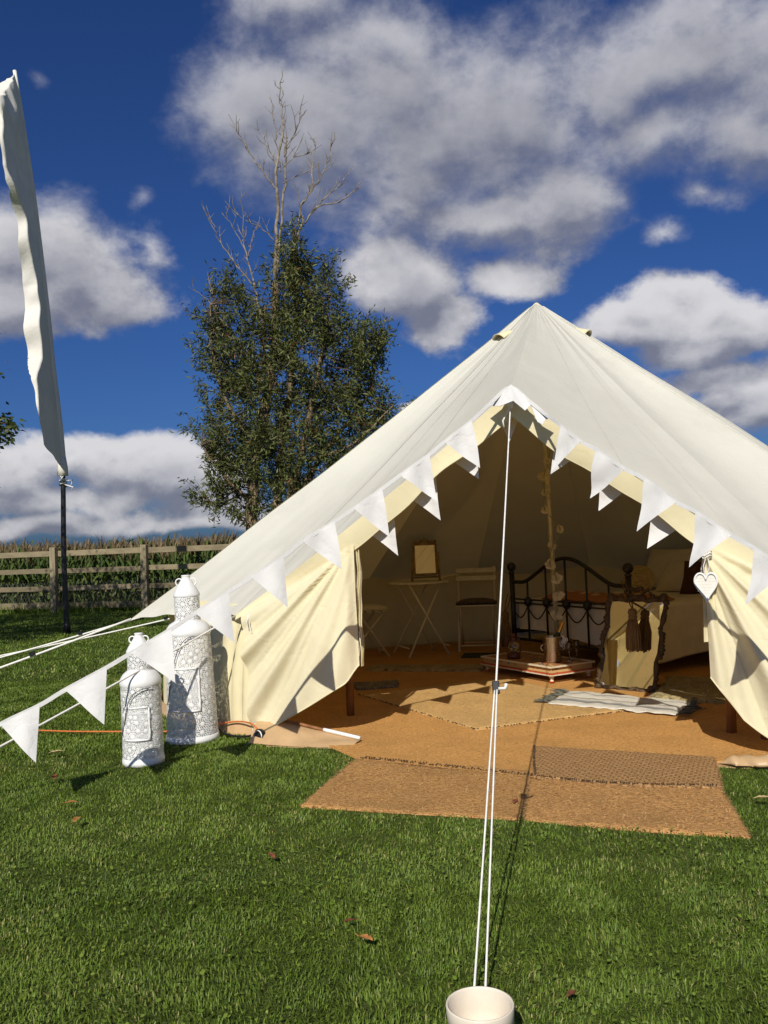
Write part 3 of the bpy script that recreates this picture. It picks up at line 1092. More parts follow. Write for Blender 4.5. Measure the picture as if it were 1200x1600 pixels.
RING = [CLp, Vector((-1.805, 6.238, 0.665)), ring(167, 3.22, 0.63), ring(143, 3.1, 0.64), ring(119, 3.1, 0.64), ring(95, 3.1, 0.64), ring(71, 3.1, 0.64),
        ring(47, 3.05, 0.66), ring(23, 3.0, 0.68), ring(0, 2.95, 0.70), ring(-23, 2.92, 0.70), ring(-47, 2.92, 0.70), CRp]


def roof_fn(E0, E1, sagE, wr0=1.0, wr1=1.0, seed=0.0, flat=False):
    def fn(t, s):
        e = E0.lerp(E1, t)
        k = 4 * t * (1 - t)
        if flat:
            e = e + Vector((0, 0, -sagE * k))
        else:
            inw = Vector((TCX - e.x, TCY - e.y, 0)).normalized()
            e = e + inw * (sagE * k) + Vector((0, 0, 0.02 * k))
        p = T.lerp(e, s)
        sg = math.sin(PI * s)
        wrk = 0.006 * s ** 4 * 4 * t * (1 - t) * (math.sin(t * 34 + seed) * wr0 * (1 - t) ** 2 * 2 + math.sin((1 - t) * 31 + seed) * wr1 * t * t * 2)
        cap = 0.012 * (1 - sstep(0, 0.02, s))
        soft = (mnoise.noise(Vector((p.x * 1.1, p.y * 1.1, p.z * 1.1))) * 0.022) * sg
        az_ = math.atan2(p.y - TCY, p.x - TCX)
        soft += 0.007 * mnoise.noise(Vector((az_ * 9, s * 2.2, 3))) * sstep(0.02, 0.12, s) * (1 - sstep(0.30, 0.75, s)) + 0.004 * mnoise.noise(Vector((az_ * 26, s * 3, 5))) * sstep(0.03, 0.1, s) * (1 - sstep(0.2, 0.5, s))
        return p + Vector((0, 0, -0.030 * sg - 0.028 * k * sg * (1.0 if not flat else 0.5) + wrk + soft - cap))
    return fn


panels = []
for i in range(len(RING) - 1):
    panels.append((roof_fn(RING[i], RING[i + 1], 0.10, seed=i * 1.3), i))
panels.append((roof_fn(CLp, A, 0.028, 1.0, 0.0, 4.4, True), 'fl'))
panels.append((roof_fn(A, CRp, 0.020, 0.0, 1.0, 6.1, True), 'fr'))
for fn, idx in panels:
    b = MB()
    n = 44 if idx in ('fl', 'fr', 0) else 14
    b.grid(lambda u, v, fn=fn: fn(u, v), n, 60)
    b.build('roof_panel', M_roof, tent, smooth=True)


def roof_ribbon(fn, t, w=0.013, s0=0.02, s1=1.0, n=40, up=0.0018):
    vs, fs = [], []
    for i in range(n + 1):
        s = lerp(s0, s1, i / n)
        c = fn(t, s)
        dt = 0.01
        ta, tb_ = max(0, t - dt), min(1, t + dt)
        ac = (fn(tb_, s) - fn(ta, s))
        if ac.length < 1e-6:
            ac = Vector((1, 0, 0))
        ac.normalize()
        al = (fn(t, min(1, s + 0.01)) - fn(t, max(0, s - 0.01))).normalized()
        nn = ac.cross(al)
        if nn.z < 0:
            nn = -nn
        vs += [c - ac * w / 2 + nn * up, c + ac * w / 2 + nn * up]
    for i in range(n):
        fs.append((2 * i, 2 * i + 1, 2 * i + 3, 2 * i + 2))
    return vs, fs


for fn, idx in panels:
    for t in ((0.0,) if idx not in ('fl', 'fr') else ((0.30, 0.62) if idx == 'fl' else (0.36, 0.70))):
        b = MB()
        b.add(*roof_ribbon(fn, t))
        b.build('seam', M_seam, tent, smooth=True)

# apex cap and vent hoods
b = MB()
b.lathe([(0.075, -0.068), (0.040, -0.034), (0.012, -0.008), (0.0, -0.004)], T, 20)
b.build('apex_cap', M_canvas, tent, smooth=True)
for px_, sd in ((Vector((0.955, 6.69, 2.66)), -1), (Vector((1.555, 6.66, 2.655)), 1)):
    b = MB()
    rad = Vector((px_.x - TCX, px_.y - TCY, 0)).normalized()
    tan = Vector((-rad.y, rad.x, 0))
    dn = (rad - Vector((0, 0, 0.76))).normalized()

    def hood(u, v):
        a = lerp(-PI / 2, PI / 2, u)
        return px_ + tan * (math.sin(a) * 0.075) + dn * (v * 0.10 - 0.05) + (rad * 0.6 + Vector((0, 0, 0.8))) * (math.cos(a) * 0.055 * (0.35 + 0.65 * v) - 0.01)
    b.grid(hood, 12, 6)
    b.build('vent_hood', M_canvas, tent, smooth=True, solid=0.006)


def roof_z(x, y):
    d = Vector((x - TCX, y - TCY, 0))
    r = d.length
    for i in range(len(RING) - 1):
        e0, e1 = RING[i] - T, RING[i + 1] - T
        den = e0.x * e1.y - e0.y * e1.x
        a_ = (d.x * e1.y - d.y * e1.x) / den
        c_ = (e0.x * d.y - e0.y * d.x) / den
        if a_ >= -1e-6 and c_ >= -1e-6:
            s = a_ + c_
            t = c_ / s
            k = 4 * t * (1 - t)
            z = T.z + (lerp(e0.z, e1.z, t)) * s
            return z - 0.030 * math.sin(PI * min(1, s)) - 0.03
    return 0.7


# side wall, round the back from door corner to door corner
wb = catmull([Vector((x, y, 0)) for x, y in WALL], 10)


def wall_seg(i0, i1, name='wall_panel'):
    b = MB()
    pts = wb[i0:i1 + 1]
    n = len(pts) - 1

    def fn(u, v):
        f_ = u * n
        i = min(n - 1, int(f_))
        p = pts[i].lerp(pts[i + 1], f_ - i)
        q = Vector((lerp(p.x, TCX, 0.035), lerp(p.y, TCY, 0.035), 0))
        zt = roof_z(q.x, q.y)
        ph = (i0 + f_) * 1.1
        fold = 0.014 * math.sin(ph * 2.0) + 0.01 * math.sin(ph * 5.3 + v * 2)
        c = p.lerp(q, v) + Vector((0, 0, zt * v))
        out = Vector((p.x - TCX, p.y - TCY, 0)).normalized()
        return c + out * fold * (1 - 0.6 * v) + out * 0.03 * math.sin(PI * v)
    b.grid(fn, n * 2, 8)
    return b.build(name, M_canvas, tent, smooth=True)


nW = len(wb)
for k in range(12):
    wall_seg(k * 10, k * 10 + 10)
# mud skirt of tan vinyl round the foot of the wall
b = MB()
for i in range(len(wb) - 1):
    p, q = wb[i], wb[i + 1]
    o1 = Vector((p.x - TCX, p.y - TCY, 0)).normalized()
    o2 = Vector((q.x - TCX, q.y - TCY, 0)).normalized()
    b.add([p + o1 * 0.03 + Vector((0, 0, 0.075)), q + o2 * 0.03 + Vector((0, 0, 0.075)), q + o2 * 0.055 + Vector((0, 0, 0)), p + o1 * 0.055], [(0, 1, 2, 3)])
b.build('mud_skirt', M_groundsheet, tent, smooth=True)


# valance hanging from the edge of the door arch
def valance(P0, P1, w0, w1, seed):
    b = MB()

    def fn(u, v):
        e = P0.lerp(P1, u) + Vector((0, 0, -0.028 * 4 * u * (1 - u) + 0.004))
        w = lerp(w0, w1, sstep(0.0, 0.45, u)) * (1 + 0.10 * math.sin(u * 14 + seed) + 0.05 * math.sin(u * 31))
        curl = 0.012 * math.sin(u * 17 + seed) * v - 0.012 * v + 0.018 * v * v * math.sin(u * 9 + seed * 2)
        return e + Vector((0, 0, -w * v)) + NRM * (0.004 + curl)
    b.grid(fn, 60, 6)
    b.build('door_valance', M_canvas, tent, smooth=True)
    b = MB()
    b.tube([fn(i / 60, 1.0) - NRM * 0.004 for i in range(61)], 0.005, 6)
    b.build('valance_hem', M_canvas, tent, smooth=True)


valance(CLp, A, 0.03, 0.135, 0.3)
valance(CRp, A, 0.10, 0.135, 2.2)


# left door flap, gathered to the upper right and hanging to the lower left
def flap_left(u, v):
    TL, TR = Vector((-0.885, 5.385, 0.745)), Vector((-0.19, 5.118, 1.13))
    BL, BR = Vector((-0.835, 5.345, 0.0)), Vector((-0.185, 5.105, 0.375))
    top = TL.lerp(TR, u)
    bot = BL.lerp(BR, u)
    rc = sstep(0.86, 1.0, u)
    bot = bot + Vector((0, 0, 0.06 * rc * rc - 0.012 * math.sin(PI * u)))
    p = top.lerp(bot, v)
    dl = (TR - p).dot(UDR)
    dz = TR.z - p.z
    r = math.hypot(dl, dz)
    th = math.degrees(math.atan2(dz, max(1e-4, dl)))
    win = sstep(30, 40, th) * (1 - sstep(60, 68, th))
    d = win * 0.060 * min(1, r / 0.35) * (abs(math.sin((th - 34) / 26 * PI * 1.9)) ** 0.8 - 0.45)
    d += win * 0.014 * min(1, r / 0.35) * math.sin(th * 0.95)
    d += 0.05 * sstep(58, 70, th) * (1 - sstep(80, 92, th)) * min(1, r / 0.6)
    d += 0.010 * math.sin(th * 0.5 + r * 6) * min(1, r / 0.5)
    d -= 0.03 * sstep(0.94, 1.0, u)
    return p + NRM * (d + 0.012)


b = MB()
b.grid(flap_left, 80, 60)
fl = b.build('door_flap', M_flap, tent, smooth=True)
b = MB()
b.tube([flap_left(i / 50, 1.0) for i in range(51)], 0.0045, 6)
b.build('hem', M_canvas, fl, smooth=True)
b = MB()


def gather(u, v):
    c = Vector((-0.185, 5.15, lerp(1.10, 0.42, v)))
    return c + UDR * (0.004 + 0.020 * u + 0.005 * math.sin(v * 9)) + NRM * (-0.03 + 0.014 * math.sin(u * 9 + v * 5) + 0.006 * math.sin(v * 22))


b.grid(gather, 14, 40)
b.build('gathered_edge', M_canvas, fl, smooth=True)
b = MB()
c = Vector((-0.195, 5.10, 0.63))
b.tube([c + UDR * 0.028 + NRM * 0.0, c + UDR * 0.036 + NRM * 0.01 - Vector((0, 0, 0.07)), c + UDR * 0.028 + NRM * 0.012 - Vector((0, 0, 0.14))], 0.0035, 6)
b.build('tie_tape', M_canvas, fl, smooth=True)
# little cord under the left eave
b = MB()
e0 = Vector((-0.84, 5.345, 0.735))
b.tube([e0, e0 + Vector((0.005, -0.01, -0.06)), e0 + Vector((0.015, -0.005, -0.115))], 0.0035, 5)
b.tube([e0, e0 + Vector((-0.01, -0.01, -0.05)), e0 + Vector((-0.004, -0.005, -0.09))], 0.0035, 5)
b.build('toggle_cord', M_rope, tent)


# right door flap, gathered to the upper left and falling to the lower right
RQ = Vector((1.60, 4.462, 1.075))


def flap_right(u, v):
    TR = Vector((2.22, 4.235, 0.72))
    top = RQ.lerp(TR, u ** 1.15)
    lowpts = [Vector((1.60, 4.455, 0.40)), Vector((1.66, 4.43, 0.315)), Vector((1.735, 4.40, 0.195)), Vector((1.86, 4.355, 0.085)), Vector((2.05, 4.29, 0.02)), Vector((2.24, 4.215, 0.0))]
    f_ = u * 5
    i = min(4, int(f_))
    bot = lowpts[i].lerp(lowpts[i + 1], f_ - i)
    p = top.lerp(bot, v)
    dl = (p - RQ).dot(UDR)
    dz = RQ.z - p.z
    r = math.hypot(dl, dz)
    th = math.degrees(math.atan2(dz, max(1e-4, dl + 0.03)))
    k = min(1, r / 0.30)
    d = 0.058 * k * (abs(math.sin((90 - th) / 60 * PI * 3.3 + 0.3)) ** 0.8 - 0.5)
    d += 0.012 * k * math.sin((90 - th) / 60 * 2 * PI * 6.7 + 1.9 + r * 2)
    d += 0.05 * min(1, r / 0.6) * sstep(38, 55, th) * (1 - sstep(62, 80, th))
    d *= sstep(22, 34, th)
    return p + NRM * (d + 0.02)


b = MB()
b.grid(flap_right, 80, 60)
fr = b.build('door_flap', M_flap, tent, smooth=True)
b = MB()
b.tube([flap_right(i / 50, 1.0) for i in range(51)], 0.0045, 6)
b.build('hem', M_canvas, fr, smooth=True)


def tail(u, v):
    p = Vector((1.585, 4.452, 0.90)).lerp(Vector((1.575, 4.452, 0.575)), v)
    return p + UDR * (u * 0.085 * (0.5 + 0.5 * v)) + NRM * (0.018 + 0.012 * math.sin(u * 8 + v * 3))


b = MB()
b.grid(tail, 12, 16)
b.build('flap_tail', M_canvas, fr, smooth=True)
b = MB()
c = Vector((1.612, 4.44, 1.00))
for k in range(3):
    b.tube([c + UDR * (0.022 * math.cos(a) - 0.004) + NRM * (0.03 + 0.02 * math.sin(a)) + Vector((0, 0, 0.012 * k + 0.008 * math.sin(a * 2))) for a in [j * PI / 6 for j in range(13)]], 0.0035, 5)
b.build('tie_cord', M_rope, fr, smooth=True)

# posts: two turned-wood props behind the flaps, steel pole in the middle
for (x, y, h, r) in ((-0.27, 5.80, 1.12, 0.026), (1.86, 4.90, 0.95, 0.027), (1.97, 4.72, 0.80, 0.025)):
    b = MB()
    b.tube([(x, y, 0.0), (x + 0.004, y, h * 0.5), (x, y, h)], r, 12)
    b.build('door_post', M_wood_post, tent, smooth=True)
b = MB()
b.tube([(1.38, 7.275, 0.0), (1.315, 7.05, 1.45), (1.25, 6.83, 2.88)], 0.019, 14)
b.build('centre_pole', M_tentpole, tent, smooth=True)
b = MB()
b.tube([(1.3165, 7.055, 1.42), (1.3105, 7.037, 1.53)], 0.0215, 14)
b.build('pole_joint', M_tentpole, tent, smooth=True)
# A-frame tubes under the door arch
b = MB()
off_in = -NRM * 0.07 + Vector((0, 0, -0.045))
b.tube([CLp + off_in + Vector((0.05, 0, 0)), A + off_in, CRp + off_in], 0.012, 8)
b.build('arch_pole', M_tentpole, tent, smooth=True)

# groundsheet lip at the left of the doorway, with its white-ended batten
LIPT = [Vector((-0.80, 5.40, 0.10)), Vector((-0.66, 5.27, 0.10)), Vector((-0.42, 5.13, 0.065)), Vector((-0.185, 5.02, 0.026))]
LIPB = [Vector((-0.83, 5.13, 0.012)), Vector((-0.68, 5.06, 0.010)), Vector((-0.47, 4.985, 0.008)), Vector((-0.235, 4.935, 0.008))]
lt, lb = catmull(LIPT, 10), catmull(LIPB, 10)


def lip(u, v):
    f_ = u * (len(lt) - 1)
    i = min(len(lt) - 2, int(f_))
    p = lt[i].lerp(lt[i + 1], f_ - i)
    q = lb[i].lerp(lb[i + 1], f_ - i)
    c = p.lerp(q, v)
    return c + Vector((0, 0, 0.022 * math.sin(PI * v) * (1 - u) + 0.006 * math.sin(u * 13 + v * 4) * math.sin(PI * v)))


b = MB()
b.grid(lip, 30, 12)
gl = b.build('groundsheet_lip', M_groundsheet, tent, smooth=True)
b = MB()
b.tube([p + Vector((0, 0, 0.012)) for p in lt[:22]], 0.009, 8)
b.build('edge_batten', M_wood_post, gl, smooth=True)
b = MB()
b.tube([p + Vector((0, 0, 0.013)) for p in lt[21:]], 0.0105, 10)
b.build('white_batten_end', M_white_metal, gl, smooth=True)
b = MB()
c = Vector((-0.655, 5.245, 0.075))
b.tube([c + Vector((0.012 * math.cos(a), 0, 0.022 * math.sin(a))) for a in [k * PI / 6 for k in range(13)]], 0.003, 5)
b.build('zip_pull', M_wire, gl)
b = MB()


def roll(u, v):
    a = v * PI * 1.15 - 0.15
    c = Vector((1.545, 4.30, 0)).lerp(Vector((2.35, 3.96, 0)), u)
    r = 0.034 * sstep(0.0, 0.12, u) * (1 + 0.22 * math.sin(u * 30) * math.sin(v * 5) + 0.12 * math.sin(u * 63 + v * 6))
    return c + Vector((-0.39 * math.cos(a), -0.92 * math.cos(a), 0)) * r * 1.6 + Vector((0, 0, 0.012 + abs(math.sin(a)) * r * 1.3))


b.grid(roll, 70, 14)
b.build('groundsheet_lip', M_groundsheet, tent, smooth=True)
b = MB()
b.prism([(x, y) for x, y in FOOT], 0.002, 0.006)
b.build('groundsheet', M_groundsheet, tent)


# guy ropes
def rope(pts, r=0.006, name='guy_rope', mat=None):
    b = MB()
    b.tube(pts, r, 6)
    return b.build(name, mat or M_rope, tent, smooth=True)


AR = A + Vector((0.0, -0.03, -0.085))
PEG = Vector((0.185, 2.20, 0.02))


def on_rope(t):
    return AR.lerp(PEG, t) + Vector((0, 0, -0.012 * math.sin(PI * t)))


rope([on_rope(i / 30 * 0.665) for i in range(31)], 0.0038)
side = Vector((1, -0.19, 0)).normalized()
for sg in (-1, 1):
    rope([on_rope(lerp(0.66, 1.0, i / 20)) + side * (sg * (0.004 + 0.010 * i / 20)) for i in range(21)], 0.0031)
sl_ = on_rope(0.662)
b = MB()
b.beam(sl_ + Vector((0, 0.010, 0.020)), sl_ + Vector((0, -0.010, -0.020)), 0.024, 0.017)
b.build('rope_slider', M_black, tent, bevel=0.003)
b = MB()
b.tube([sl_ + Vector((0.008, -0.012, -0.002)), sl_ + Vector((0.030, -0.02, 0.0)), sl_ + Vector((0.034, -0.02, 0.016))], 0.006, 6)
b.build('rope_knot', M_rope, tent, smooth=True)
# knot and tail at the top
b = MB()
b.ball(AR + Vector((0, -0.004, 0.01)), 0.016, 10, 6, (1, 1, 1.4))
b.tube([AR + Vector((0, 0, 0)), AR + Vector((-0.02, -0.01, -0.03)), AR + Vector((-0.045, -0.01, -0.075)), AR + Vector((-0.040, -0.01, -0.11))], 0.005, 6)
b.tube([AR + Vector((0, 0, 0.0)), A + Vector((0.0, 0.0, -0.02))], 0.010, 8)
b.build('rope_knot', M_rope, tent, smooth=True)
b = MB()
b.tube([PEG + Vector((0, -0.02, 0.03)), PEG + Vector((0, 0.03, -0.12))], 0.006, 6)
b.build('peg', M_wire, tent)
for a_, e_, r_ in ((RING[1], Vector((-3.95, 5.75, 0.0)), 0.008), (RING[2], Vector((-4.55, 8.25, 0.0)), 0.008), (RING[3], Vector((-4.6, 9.6, 0.0)), 0.008), (CLp, Vector((-2.35, 3.05, 0.02)), 0.0055)):
    rope([a_.lerp(e_, i / 12) + Vector((0, 0, -0.02 * math.sin(PI * i / 12))) for i in range(13)], r_)
    b = MB()
    c = a_.lerp(e_, 0.30)
    b.beam(c - (e_ - a_).normalized() * 0.02, c + (e_ - a_).normalized() * 0.02, 0.022, 0.03)
    if a_ is not CLp:
        b.build('rope_slider', M_black, tent)
    b = MB()
    b.tube([e_ + Vector((-0.02, -0.01, 0.04)), e_ + Vector((0.03, 0, -0.1))], 0.006, 6)
    b.build('peg', M_wire, tent)

# ================================================================ bunting


def bunting(name, label, tape_pts, flags, hgt, tape_w=0.020, bill=0.02, seed=1):
    rr = random.Random(seed)
    o = empty(name, tape_pts[0], label, 'bunting')
    c = catmull(tape_pts, 8)
    b = MB()
    vs, fs = [], []
    for i, p in enumerate(c):
        d = (c[min(i + 1, len(c) - 1)] - c[max(i - 1, 0)]).normalized()
        dn = Vector((0, 0, -1)) - d * (-d.z)
        dn.normalize()
        for k in (0, 1):
            for w in (0.5, -0.5):
                vs.append(p + dn * (w * tape_w) + NRM * (0.002 if k else -0.002))
    for i in range(len(c) - 1):
        q = 4 * i
        fs += [(q, q + 1, q + 5, q + 4), (q + 2, q + 6, q + 7, q + 3), (q, q + 4, q + 6, q + 2), (q + 1, q + 3, q + 7, q + 5)]
    b.add(vs, fs)
    b.build('tape', M_white_cloth, o)
    for P0, P1, hh, lean in flags:
        d = (P1 - P0)
        L = d.length
        d.normalize()
        perp = Vector((0, 0, -1)) - d * (-d.z)
        perp.normalize()
        tip_d = (perp * 0.88 + Vector((0, 0, -1)) * 0.12).normalized()
        nrm = d.cross(perp).normalized()
        if nrm.y > 0:
            nrm = -nrm
        h = hh * hgt
        ph = rr.uniform(0, 6)
        twx = rr.uniform(-0.014, 0.014)
        am = rr.uniform(0.5, 1.3) * bill
        vs, fs = [], []
        nr = 9
        idx = []
        mid = (P0 + P1) / 2
        for j in range(nr + 1):
            v = j / nr
            row = []
            n = max(1, nr - j)
            for i in range(n + 1):
                u = (i / n - 0.5) * (1 - v) if j < nr else 0.0
                if j == nr and i > 0:
                    break
                p = mid + d * (u * L + twx * v) + tip_d * (h * v) + nrm * (am * (math.sin(v * 3.0 + u * 5 + ph) * v + 0.4 * math.sin(u * 9 + ph) * (0.3 + v)) + 0.004 + lean * v)
                row.append(len(vs))
                vs.append(p)
            idx.append(row)
        for j in range(nr):
            a_, c_ = idx[j], idx[j + 1]
            for i in range(len(a_) - 1):
                k = min(i, len(c_) - 1)
                fs.append((a_[i], c_[k], a_[i + 1]))
                if k + 1 < len(c_):
                    fs.append((a_[i + 1], c_[k], c_[k + 1]))
        b = MB()
        b.add(vs, fs)
        b.build('pennant', M_white_cloth, o, smooth=True)
    return o


Vv = Vector
FO = NRM * 0.02
main = [  # pennant top corners, from the left foreground up over the arch and down the right side
    (Vv((-1.761, 4.000, 0.390)), Vv((-1.600, 4.049, 0.460))),
    (Vv((-1.493, 4.080, 0.520)), Vv((-1.316, 4.133, 0.608))),
    (Vv((-1.210, 4.165, 0.667)), Vv((-1.031, 4.218, 0.766))),
    (Vv((-0.923, 4.251, 0.834)), Vv((-0.768, 4.297, 0.926))),
    (Vv((-0.659, 4.329, 0.992)), Vv((-0.505, 4.375, 1.085))),
    (Vv((-0.410, 4.404, 1.157)), Vv((-0.250, 4.451, 1.250))),
    (Vv((-0.152, 4.481, 1.312)), Vv((-0.005, 4.524, 1.409))),
    (Vv((0.090, 4.552, 1.476)), Vv((0.245, 4.599, 1.580))),
    (Vv((0.330, 4.624, 1.646)), Vv((0.483, 4.669, 1.758))),
    (Vv((0.921, 4.498, 1.691)), Vv((0.998, 4.412, 1.599))),
    (Vv((1.053, 4.353, 1.553)), Vv((1.163, 4.232, 1.440))),
    (Vv((1.231, 4.158, 1.387)), Vv((1.337, 4.041, 1.266))),
    (Vv((1.400, 3.972, 1.217)), Vv((1.507, 3.855, 1.106))),
    (Vv((1.575, 3.780, 1.046)), Vv((1.667, 3.680, 0.953))),
]
tape = [Vv((-2.312, 3.835, 0.112)), Vv((-2.037, 3.918, 0.251))]
for i, (p, q) in enumerate(main):
    tape += [p, q]
    if i == 8:
        tape += [Vv((0.590, 4.705, 1.852)), Vv((0.706, 4.735, 1.938)), Vv((0.80, 4.67, 1.845)), Vv((0.862, 4.62, 1.775))]
tape += [Vv((1.827, 3.504, 0.800))]
fl_list = []
for i, (p, q) in enumerate(main):
    fl_list.append((p, q, 1.0, (0.05, 0.05, 0.04, 0.03, 0.02)[i] if i < 5 else 0.01))
bun = bunting('bunting', 'white pennant bunting draped over the tent door arch and out to the left', tape, fl_list, 0.222, bill=0.026, seed=4)
# the pennant folded over the very peak
b = MB()
pk = [Vv((0.585, 4.77, 1.850)), Vv((0.706, 4.715, 1.952)), Vv((0.815, 4.68, 1.845)), Vv((0.765, 4.655, 1.800)), Vv((0.706, 4.66, 1.855)), Vv((0.640, 4.70, 1.835))]
b.add(pk, [(0, 5, 1), (5, 4, 1), (4, 3, 1), (3, 2, 1)])
b.build('pennant', M_white_cloth, bun, solid=0.0025)
b = MB()
b.add([Vv((0.80, 4.675, 1.835)), Vv((0.905, 4.64, 1.755)), Vv((0.865, 4.63, 1.745)), Vv((0.825, 4.635, 1.735)), Vv((0.85, 4.63, 1.72))], [(0, 2, 1), (0, 3, 2), (3, 4, 2)])
b.build('pennant', M_white_cloth, bun, solid=0.0025)
tips = [Vv((-0.169, 5.237, 0.862)), Vv((0.087, 5.143, 1.061)), Vv((0.334, 5.052, 1.253)), Vv((0.554, 4.971, 1.473)), Vv((0.717, 4.911, 1.666)), Vv((0.925, 4.835, 1.466)), Vv((1.141, 4.755, 1.262)), Vv((1.380, 4.667, 1.044)), Vv((1.608, 4.583, 0.814))]
mids = []
dirs = []
for i, t_ in enumerate(tips):
    up = (A - CLp).normalized() if i < 4 else (UDR if i == 4 else (CRp - A).normalized())
    perp = (Vector((0, 0, -1)) - up * (-up.z)).normalized()
    mids.append(t_ - (perp * 0.88 + Vector((0, 0, -0.12))).normalized() * 0.215)
    dirs.append(up)
itape = [mids[0] - dirs[0] * 0.2] + mids + [mids[-1] + dirs[-1] * 0.25]
bunting('bunting', 'second white bunting strung just inside the tent doorway, half in shade', itape, [(m - d * 0.098, m + d * 0.098, 1.0, 0.0) for m, d in zip(mids, dirs)], 0.215, seed=9)

# ================================================================ pierced metal lanterns


def pierced(name, rr, cell):
    mt = bpy.data.materials.new(name)
    mt.use_nodes = True
    t = mt.node_tree
    t.nodes.clear()
    N = NT(t)
    uv = N.n('ShaderNodeUVMap', uv_map='UVMap').outputs[0]
    p = N.v('MULTIPLY', uv, (rr / cell, 1 / cell, 0))
    vo = N.n('ShaderNodeTexVoronoi', voronoi_dimensions='2D', feature='F1')
    vo.inputs['Scale'].default_value = 1.0
    vo.inputs['Randomness'].default_value = 0.62
    N.put(vo.inputs['Vector'], p)
    dl = N.v('SUBTRACT', p, vo.outputs['Position'])
    sx = N.n('ShaderNodeSeparateXYZ')
    N.put(sx.inputs[0], dl)
    ang = N.m('ARCTAN2', sx.outputs[1], sx.outputs[0])
    dist = vo.outputs['Distance']
    petal = N.ss(N.m('SINE', N.m('MULTIPLY', ang, 11.0)), 0.0, 0.2)
    band = N.m('MULTIPLY', N.ss(dist, 0.215, 0.235), N.ss(dist, 0.485, 0.465))
    slit = N.m('MULTIPLY', petal, band)
    petal2 = N.ss(N.m('SINE', N.m('MULTIPLY', ang, 17.0)), 0.25, 0.35)
    band2 = N.m('MULTIPLY', N.ss(dist, 0.52, 0.54), N.ss(dist, 0.68, 0.66))
    hole = N.m('MAXIMUM', slit, N.m('MULTIPLY', petal2, band2))
    pb = N.n('ShaderNodeBsdfPrincipled')
    rust = N.ss(N.noise(N.n('ShaderNodeTexCoord').outputs['Object'], 26, 5, 0.7), 0.66, 0.74)
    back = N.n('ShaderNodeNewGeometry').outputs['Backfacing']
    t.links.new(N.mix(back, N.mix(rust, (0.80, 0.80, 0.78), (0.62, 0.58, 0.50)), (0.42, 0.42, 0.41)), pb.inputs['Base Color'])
    pb.inputs['Roughness'].default_value = 0.45
    bp = N.n('ShaderNodeBump')
    bp.inputs['Strength'].default_value = 0.35
    bp.inputs['Distance'].default_value = 0.004
    t.links.new(N.ss(dist, 0.05, 0.30, 1.0, 0.0), bp.inputs['Height'])
    t.links.new(bp.outputs[0], pb.inputs['Normal'])
    tp = N.n('ShaderNodeBsdfTransparent')
    mx = N.n('ShaderNodeMixShader')
    t.links.new(hole, mx.inputs[0])
    t.links.new(pb.outputs[0], mx.inputs[1])
    t.links.new(tp.outputs[0], mx.inputs[2])
    out = N.n('ShaderNodeOutputMaterial')
    t.links.new(mx.outputs[0], out.inputs[0])
    return mt


